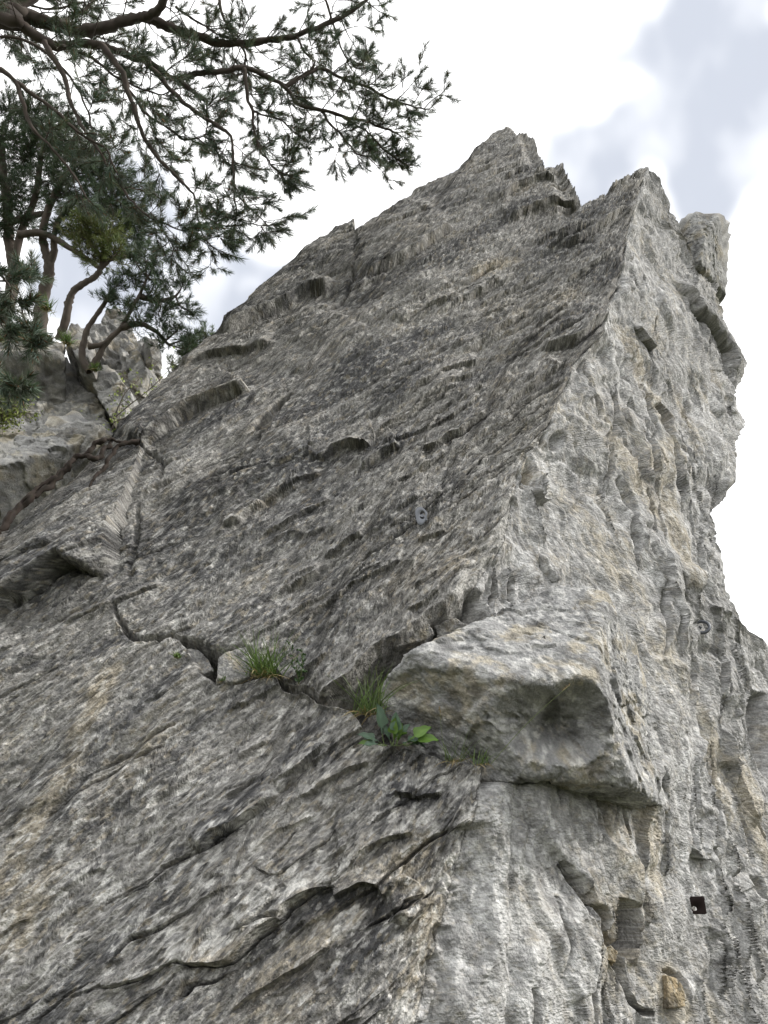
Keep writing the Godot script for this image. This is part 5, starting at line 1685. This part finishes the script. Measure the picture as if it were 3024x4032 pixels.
	limb(tree, "branch", [-0.748, 5.672, -2.499, -0.675, 5.682, -2.532, -0.586, 5.686, -2.568, -0.51, 5.653, -2.625], 0.007, 0.004, 0.2, 1.1)
	limb(tree, "branch", [-1.276, 5.713, -2.244, -1.172, 5.585, -2.303, -1.044, 5.476, -2.352, -0.942, 5.399, -2.382, -0.847, 5.34, -2.402, -0.807, 5.268, -2.429, -0.802, 5.15, -2.482, -0.79, 5.022, -2.542, -0.78, 4.899, -2.598], 0.015, 0.004, 0.24, 1.0)
	limb(tree, "branch", [-0.792, 5.043, -2.515, -0.738, 4.987, -2.586, -0.669, 4.951, -2.645, -0.625, 4.936, -2.693], 0.005, 0.003, 0.2, 1.0)
	limb(tree, "branch", [-1.127, 5.676, -2.323, -1.032, 5.59, -2.344, -0.958, 5.522, -2.355], 0.015, 0.009, 0.2, 0.0)
	limb(tree, "branch", [-1.462, 5.583, -2.088, -1.355, 5.47, -2.154, -1.308, 5.346, -2.225, -1.26, 5.223, -2.296, -1.2, 5.12, -2.356, -1.117, 5.037, -2.403, -1.022, 4.955, -2.451, -0.97, 4.893, -2.487, -0.962, 4.831, -2.522, -0.934, 4.738, -2.576, -0.874, 4.675, -2.613], 0.017, 0.003, 0.22, 0.7)
	limb(tree, "branch", [-0.987, 4.936, -2.519, -0.918, 4.863, -2.576, -0.824, 4.832, -2.609, -0.729, 4.853, -2.611, -0.622, 4.859, -2.622], 0.005, 0.003, 0.2, 1.0)
	limb(tree, "branch", [-1.366, 5.508, -2.247, -1.252, 5.384, -2.347, -1.137, 5.344, -2.399, -1.069, 5.325, -2.439, -0.951, 5.37, -2.442], 0.01, 0.004, 0.24, 1.0)
	limb(tree, "branch", [-1.702, 5.489, -2.027, -1.616, 5.358, -2.091, -1.577, 5.258, -2.137, -1.527, 5.139, -2.195, -1.477, 5.059, -2.229, -1.416, 4.981, -2.263, -1.344, 4.873, -2.314, -1.249, 4.756, -2.37, -1.178, 4.678, -2.403, -1.061, 4.621, -2.424, -0.968, 4.587, -2.432], 0.014, 0.003, 0.2, 0.55)
	limb(tree, "branch", [-1.187, 4.704, -2.423, -1.119, 4.664, -2.446, -1.073, 4.605, -2.48, -1.039, 4.545, -2.514], 0.005, 0.003, 0.18, 0.9)
	limb(tree, "branch", [-1.818, 5.164, -1.983, -1.752, 5.117, -2.011, -1.708, 5.032, -2.06, -1.686, 4.956, -2.104, -1.621, 4.88, -2.148, -1.533, 4.804, -2.192, -1.445, 4.699, -2.252, -1.402, 4.633, -2.29], 0.013, 0.004, 0.18, 0.25)
	limb(tree, "branch", [-1.752, 5.117, -2.011, -1.652, 5.07, -2.061, -1.539, 5.004, -2.123, -1.448, 4.955, -2.174, -1.355, 4.916, -2.219, -1.306, 4.837, -2.288], 0.011, 0.004, 0.18, 0.3)
	limb(tree, "branch", [-1.696, 5.678, -2.149, -1.557, 5.676, -2.208, -1.451, 5.641, -2.286, -1.343, 5.637, -2.346, -1.231, 5.653, -2.394], 0.01, 0.004, 0.24, 0.9)
	limb(tree, "branch", [-1.948, 5.561, -2.043, -1.777, 5.518, -2.054, -1.585, 5.363, -2.129, -1.487, 5.2, -2.209, -1.447, 5.067, -2.271], 0.009, 0.004, 0.2, 0.35)
	limb(tree, "branch", [-1.579, 3.909, -2.016, -1.496, 3.846, -2.029, -1.432, 3.753, -2.06, -1.377, 3.661, -2.09, -1.355, 3.585, -2.11, -1.323, 3.541, -2.113], 0.005, 0.002, 0.07, 0.8)
	limb(tree, "branch", [-1.615, 3.783, -2.088, -1.525, 3.727, -2.082, -1.463, 3.64, -2.094, -1.419, 3.579, -2.091], 0.005, 0.002, 0.07, 0.8)
	limb(tree, "branch", [-1.615, 3.846, -2.052, -1.524, 3.856, -2.085, -1.467, 3.897, -2.099, -1.436, 3.939, -2.113], 0.005, 0.002, 0.07, 0.8)
	limb(tree, "branch", [-1.504, 3.325, -2.122, -1.402, 3.321, -2.086, -1.327, 3.308, -2.055, -1.269, 3.282, -2.031], 0.003, 0.002, 0.06, 0.8)
	limb(tree, "branch", [-1.21, 6.294, -2.255, -1.111, 6.26, -2.313, -1.038, 6.26, -2.352, -0.963, 6.26, -2.39], 0.008, 0.004, 0.24, 1.0)
	limb(tree, "branch", [-1.036, 6.709, -2.362, -1.001, 6.557, -2.421, -0.939, 6.431, -2.465, -0.849, 6.282, -2.522, -0.872, 6.158, -2.564], 0.011, 0.005, 0.24, 0.9)
	limb(tree, "branch", [-0.381, 6.82, -2.413, -0.322, 6.641, -2.516, -0.278, 6.514, -2.59, -0.205, 6.387, -2.664], 0.009, 0.004, 0.24, 1.0)
	limb(tree, "branch", [-0.534, 6.366, -2.445, -0.492, 6.281, -2.494, -0.421, 6.207, -2.536, -0.534, 6.122, -2.585], 0.008, 0.004, 0.22, 0.9)
	limb(tree, "branch", [-1.91, 6.201, -2.309, -1.789, 6.391, -2.314, -1.661, 6.598, -2.311], 0.011, 0.006, 0.24, 1.0)
	limb(tree, "branch", [-2.36, 6.684, -2.376, -2.124, 6.663, -2.446, -1.911, 6.756, -2.45], 0.009, 0.006, 0.24, 1.0)
	var tw := part("twigs", twigs.mesh(), M.bark, tree)
	tw.set_meta("kind", "stuff")
	flush_tufts(tree, M.needle, "tufts")

	# bolts
	bolt_hanger(surface_at(Vector3(0.163, 3.103, -2.645), slab))
	var ring_at := surface_at(Vector3(1.444, 2.831, -3.202), wall)
	var ring := thing("ring_bolt", "dull grey steel ring sticking out of the pale wall near its right side", "ring bolt", ring_at)
	var rm := Mb.new()
	torus(rm, ring_at + WALL_OUT * 0.012, Vector3(-0.35, 0.25, 0.9).normalized(), Vector3(0, 1, 0), 0.031, 0.0075, 0.0, TAU, Color.WHITE)
	part("ring", rm.mesh(), M.dull_steel, ring)
	var rs := Mb.new()
	tube(rs, PackedVector3Array([ring_at - WALL_OUT * 0.05, ring_at, ring_at + WALL_OUT * 0.004]), 0.008, 0.008, 10, Color.WHITE)
	part("shaft", rs.mesh(), M.dull_steel, ring)
	var rusty_at := surface_at(Vector3(1.119, 1.696, -2.942), wall)
	var rusty := thing("rusty_hanger", "small dark rusty bolt hanger on the pale wall near the lower right corner", "bolt hanger", rusty_at)
	var po := PackedVector2Array()
	var ph := PackedVector2Array()
	for k in 32:
		var an := TAU * k / 32.0
		po.append(Vector2(clampf(cos(an) * 0.034, -0.024, 0.024), clampf(sin(an) * 0.036, -0.028, 0.03)))
		ph.append(Vector2(cos(an) * 0.008 - 0.013, sin(an) * 0.008 - 0.009))
	var pl := part("hanger_plate", ring_plate(po, ph, 0.004, 0.0), M.rust, rusty)
	var n1 := Vector3(-0.30, -0.35, 0.89).normalized()
	var r1 := Vector3.UP.cross(n1).normalized()
	pl.transform = Transform3D(Basis(r1, n1.cross(r1), n1), WALL_OUT * 0.016)
	var rb := part("bolt_head", hex_bolt(0.009, 0.016), M.rust, rusty)
	rb.transform = Transform3D(Basis(r1, WALL_OUT, r1.cross(WALL_OUT)).orthonormalized(), WALL_OUT * 0.02 + Vector3(0.016, 0.022, 0))

	# plants in the cracks
	rng.seed = 120
	grass_tuft("grass_tuft", "green grass tuft with dry blades in the crack across the slab", surface_at(Vector3(-0.4, 2.375, -2.448), slab) + SLAB_OUT * 0.012, 170, 0.21, Vector3(-0.2, 0, 0.45), 0.25, 0.0032)
	grass_tuft("grass_tuft", "upright dark grass tuft with brown litter at the corner of the hollow", Vector3(-0.043, 2.217, -2.334), 110, 0.19, Vector3(0.1, 0, 0.15), 0.35, 0.0032)
	grass_tuft("grass_tuft", "sparse dry grass on the ledge below the jutting block, nearer the leafy plant", Vector3(0.216, 2.061, -2.297), 50, 0.13, Vector3(-0.1, 0, 0.3), 0.6, 0.0024)
	grass_tuft("grass_tuft", "thin grass at the right end of the ledge below the jutting block", Vector3(0.293, 2.053, -2.302), 40, 0.09, Vector3(0.35, 0, 0.3), 0.4, 0.0024)
	grass_tuft("moss_patch", "small dark green sprouts in the crack left of the wedged stone", surface_at(Vector3(-0.716, 2.441, -2.484), slab) + SLAB_OUT * 0.02, 40, 0.035, Vector3(0, 0, 0.5), 0.1, 0.004)
	grass_tuft("moss_patch", "tiny green sprouts at the foot of the wedged stone", surface_at(Vector3(-0.544, 2.36, -2.45), slab) + SLAB_OUT * 0.02, 25, 0.028, Vector3(0, 0, 0.5), 0.1, 0.004)
	leafy_plant(Vector3(0.029, 2.115, -2.324))
	var sp := thing("leafy_sprig", "slim upright sprig with small narrow leaves at the right end of the slab crack", "plant", Vector3(-0.286, 2.338, -2.431))
	for k in 5:
		var mb := Mb.new()
		var base: Vector3 = Vector3(-0.286, 2.338, -2.431)
		var d := Vector3(rng.randf_range(-0.45, 0.1), 1, rng.randf_range(0.1, 0.4)).normalized()
		var l := rng.randf_range(0.06, 0.15)
		var p := smooth_line(PackedVector3Array([base, base + d * l * 0.5 + Vector3(0.008, 0, 0), base + d * l]), 4)
		tube(mb, p, 0.0013, 0.0007, 5, Color(0.09, 0.11, 0.04))
		part("stem", mb.mesh(), M.leaf, sp)
		for q in 7:
			var at := p[1 + q % (p.size() - 1)]
			var ld := (Vector3(rng.randfn(), 0.6, rng.randfn())).normalized()
			var lf := part("leaf", leaf_mesh(0.022, 0.007, 0.4, Color(0.05, 0.095, 0.035), 0.0), M.leaf, sp)
			lf.transform = aim(at - place(sp), ld, 1.0)
	for q in [["grass_stalk", "long thin grass stalk leaning right across the hollow of the jutting block", [0.318, 2.051, -2.28, 0.408, 2.137, -2.196, 0.481, 2.193, -2.117, 0.529, 2.224, -2.065], 0.0011], ["grass_stalk", "tall single grass blade rising in front of the dark hollow", [-0.021, 2.184, -2.319, -0.016, 2.253, -2.256, -0.025, 2.317, -2.184], 0.0016], ["grass_stalk", "thin stalk with a brown seed head beside the leafy plant", [0.188, 2.055, -2.301, 0.173, 2.123, -2.239, 0.164, 2.189, -2.177], 0.0008]]:
		var pts := smooth_line(points(q[2]), 6)
		var o := thing(q[0], q[1], "grass", pts[0])
		var mb := Mb.new()
		tube(mb, pts, q[3], q[3] * 0.5, 5, Color(0.17, 0.21, 0.08))
		part("stalk", mb.mesh(), M.leaf, o)
		if q[3] < 0.0012:
			var sm := Mb.new()
			for k in 16:
				var at := pts[pts.size() - 1].lerp(pts[pts.size() - 4], rng.randf())
				blade(sm, PackedVector3Array([at, at + Vector3(rng.randfn() * 0.3, 1, rng.randfn() * 0.3) * 0.004, at + Vector3(rng.randfn() * 0.5, 1, rng.randfn() * 0.5) * 0.009]), 0.002, Vector3(1, 0, 0.2), Color(0.2, 0.14, 0.08), Color(0.22, 0.16, 0.1))
			part("seed_head", sm.mesh(), M.leaf, o)

	# plants on the cliff
	grass_tuft("grass_clump", "green grass clump on the cliff ledge beside the leaning pine", Vector3(-3.086, 6.621, -5.415), 160, 0.16, Vector3(0, 0, 0.4), 0.15, 0.006)
	grass_tuft("grass_clump", "grass clump on the cliff top between the two grey trunks", Vector3(-3.609, 7.426, -5.758), 160, 0.2, Vector3(0, 0, 0.4), 0.2, 0.007)
	grass_tuft("grass_clump", "small grass clump at the foot of the twisted pine", Vector3(-2.718, 6.228, -5.353), 120, 0.10, Vector3(0, 0, 0.4), 0.1, 0.006)
	grass_tuft("grass_clump", "grass clump at the far left of the cliff ledge", Vector3(-3.74, 6.649, -5.399), 140, 0.16, Vector3(0, 0, 0.4), 0.2, 0.007)
	shrub("yellow green bush on the left edge between boulder and cliff", Vector3(-3.253, 5.437, -5.059), [], 0.24, 900, Color(0.17, 0.20, 0.05), 0.03)
	shrub("sparse twiggy bush with young yellow leaves behind the slab edge", Vector3(-2.374, 5.619, -5.3), [[-2.416, 5.619, -5.3, -2.271, 5.727, -5.238, -2.064, 5.87, -5.156, -1.92, 5.995, -5.083], [-2.416, 5.619, -5.3, -2.312, 5.816, -5.187, -2.188, 5.924, -5.125], [-2.436, 5.584, -5.321, -2.213, 5.624, -5.24, -2.033, 5.629, -5.179]], 0.4, 150, Color(0.26, 0.30, 0.09), 0.03)
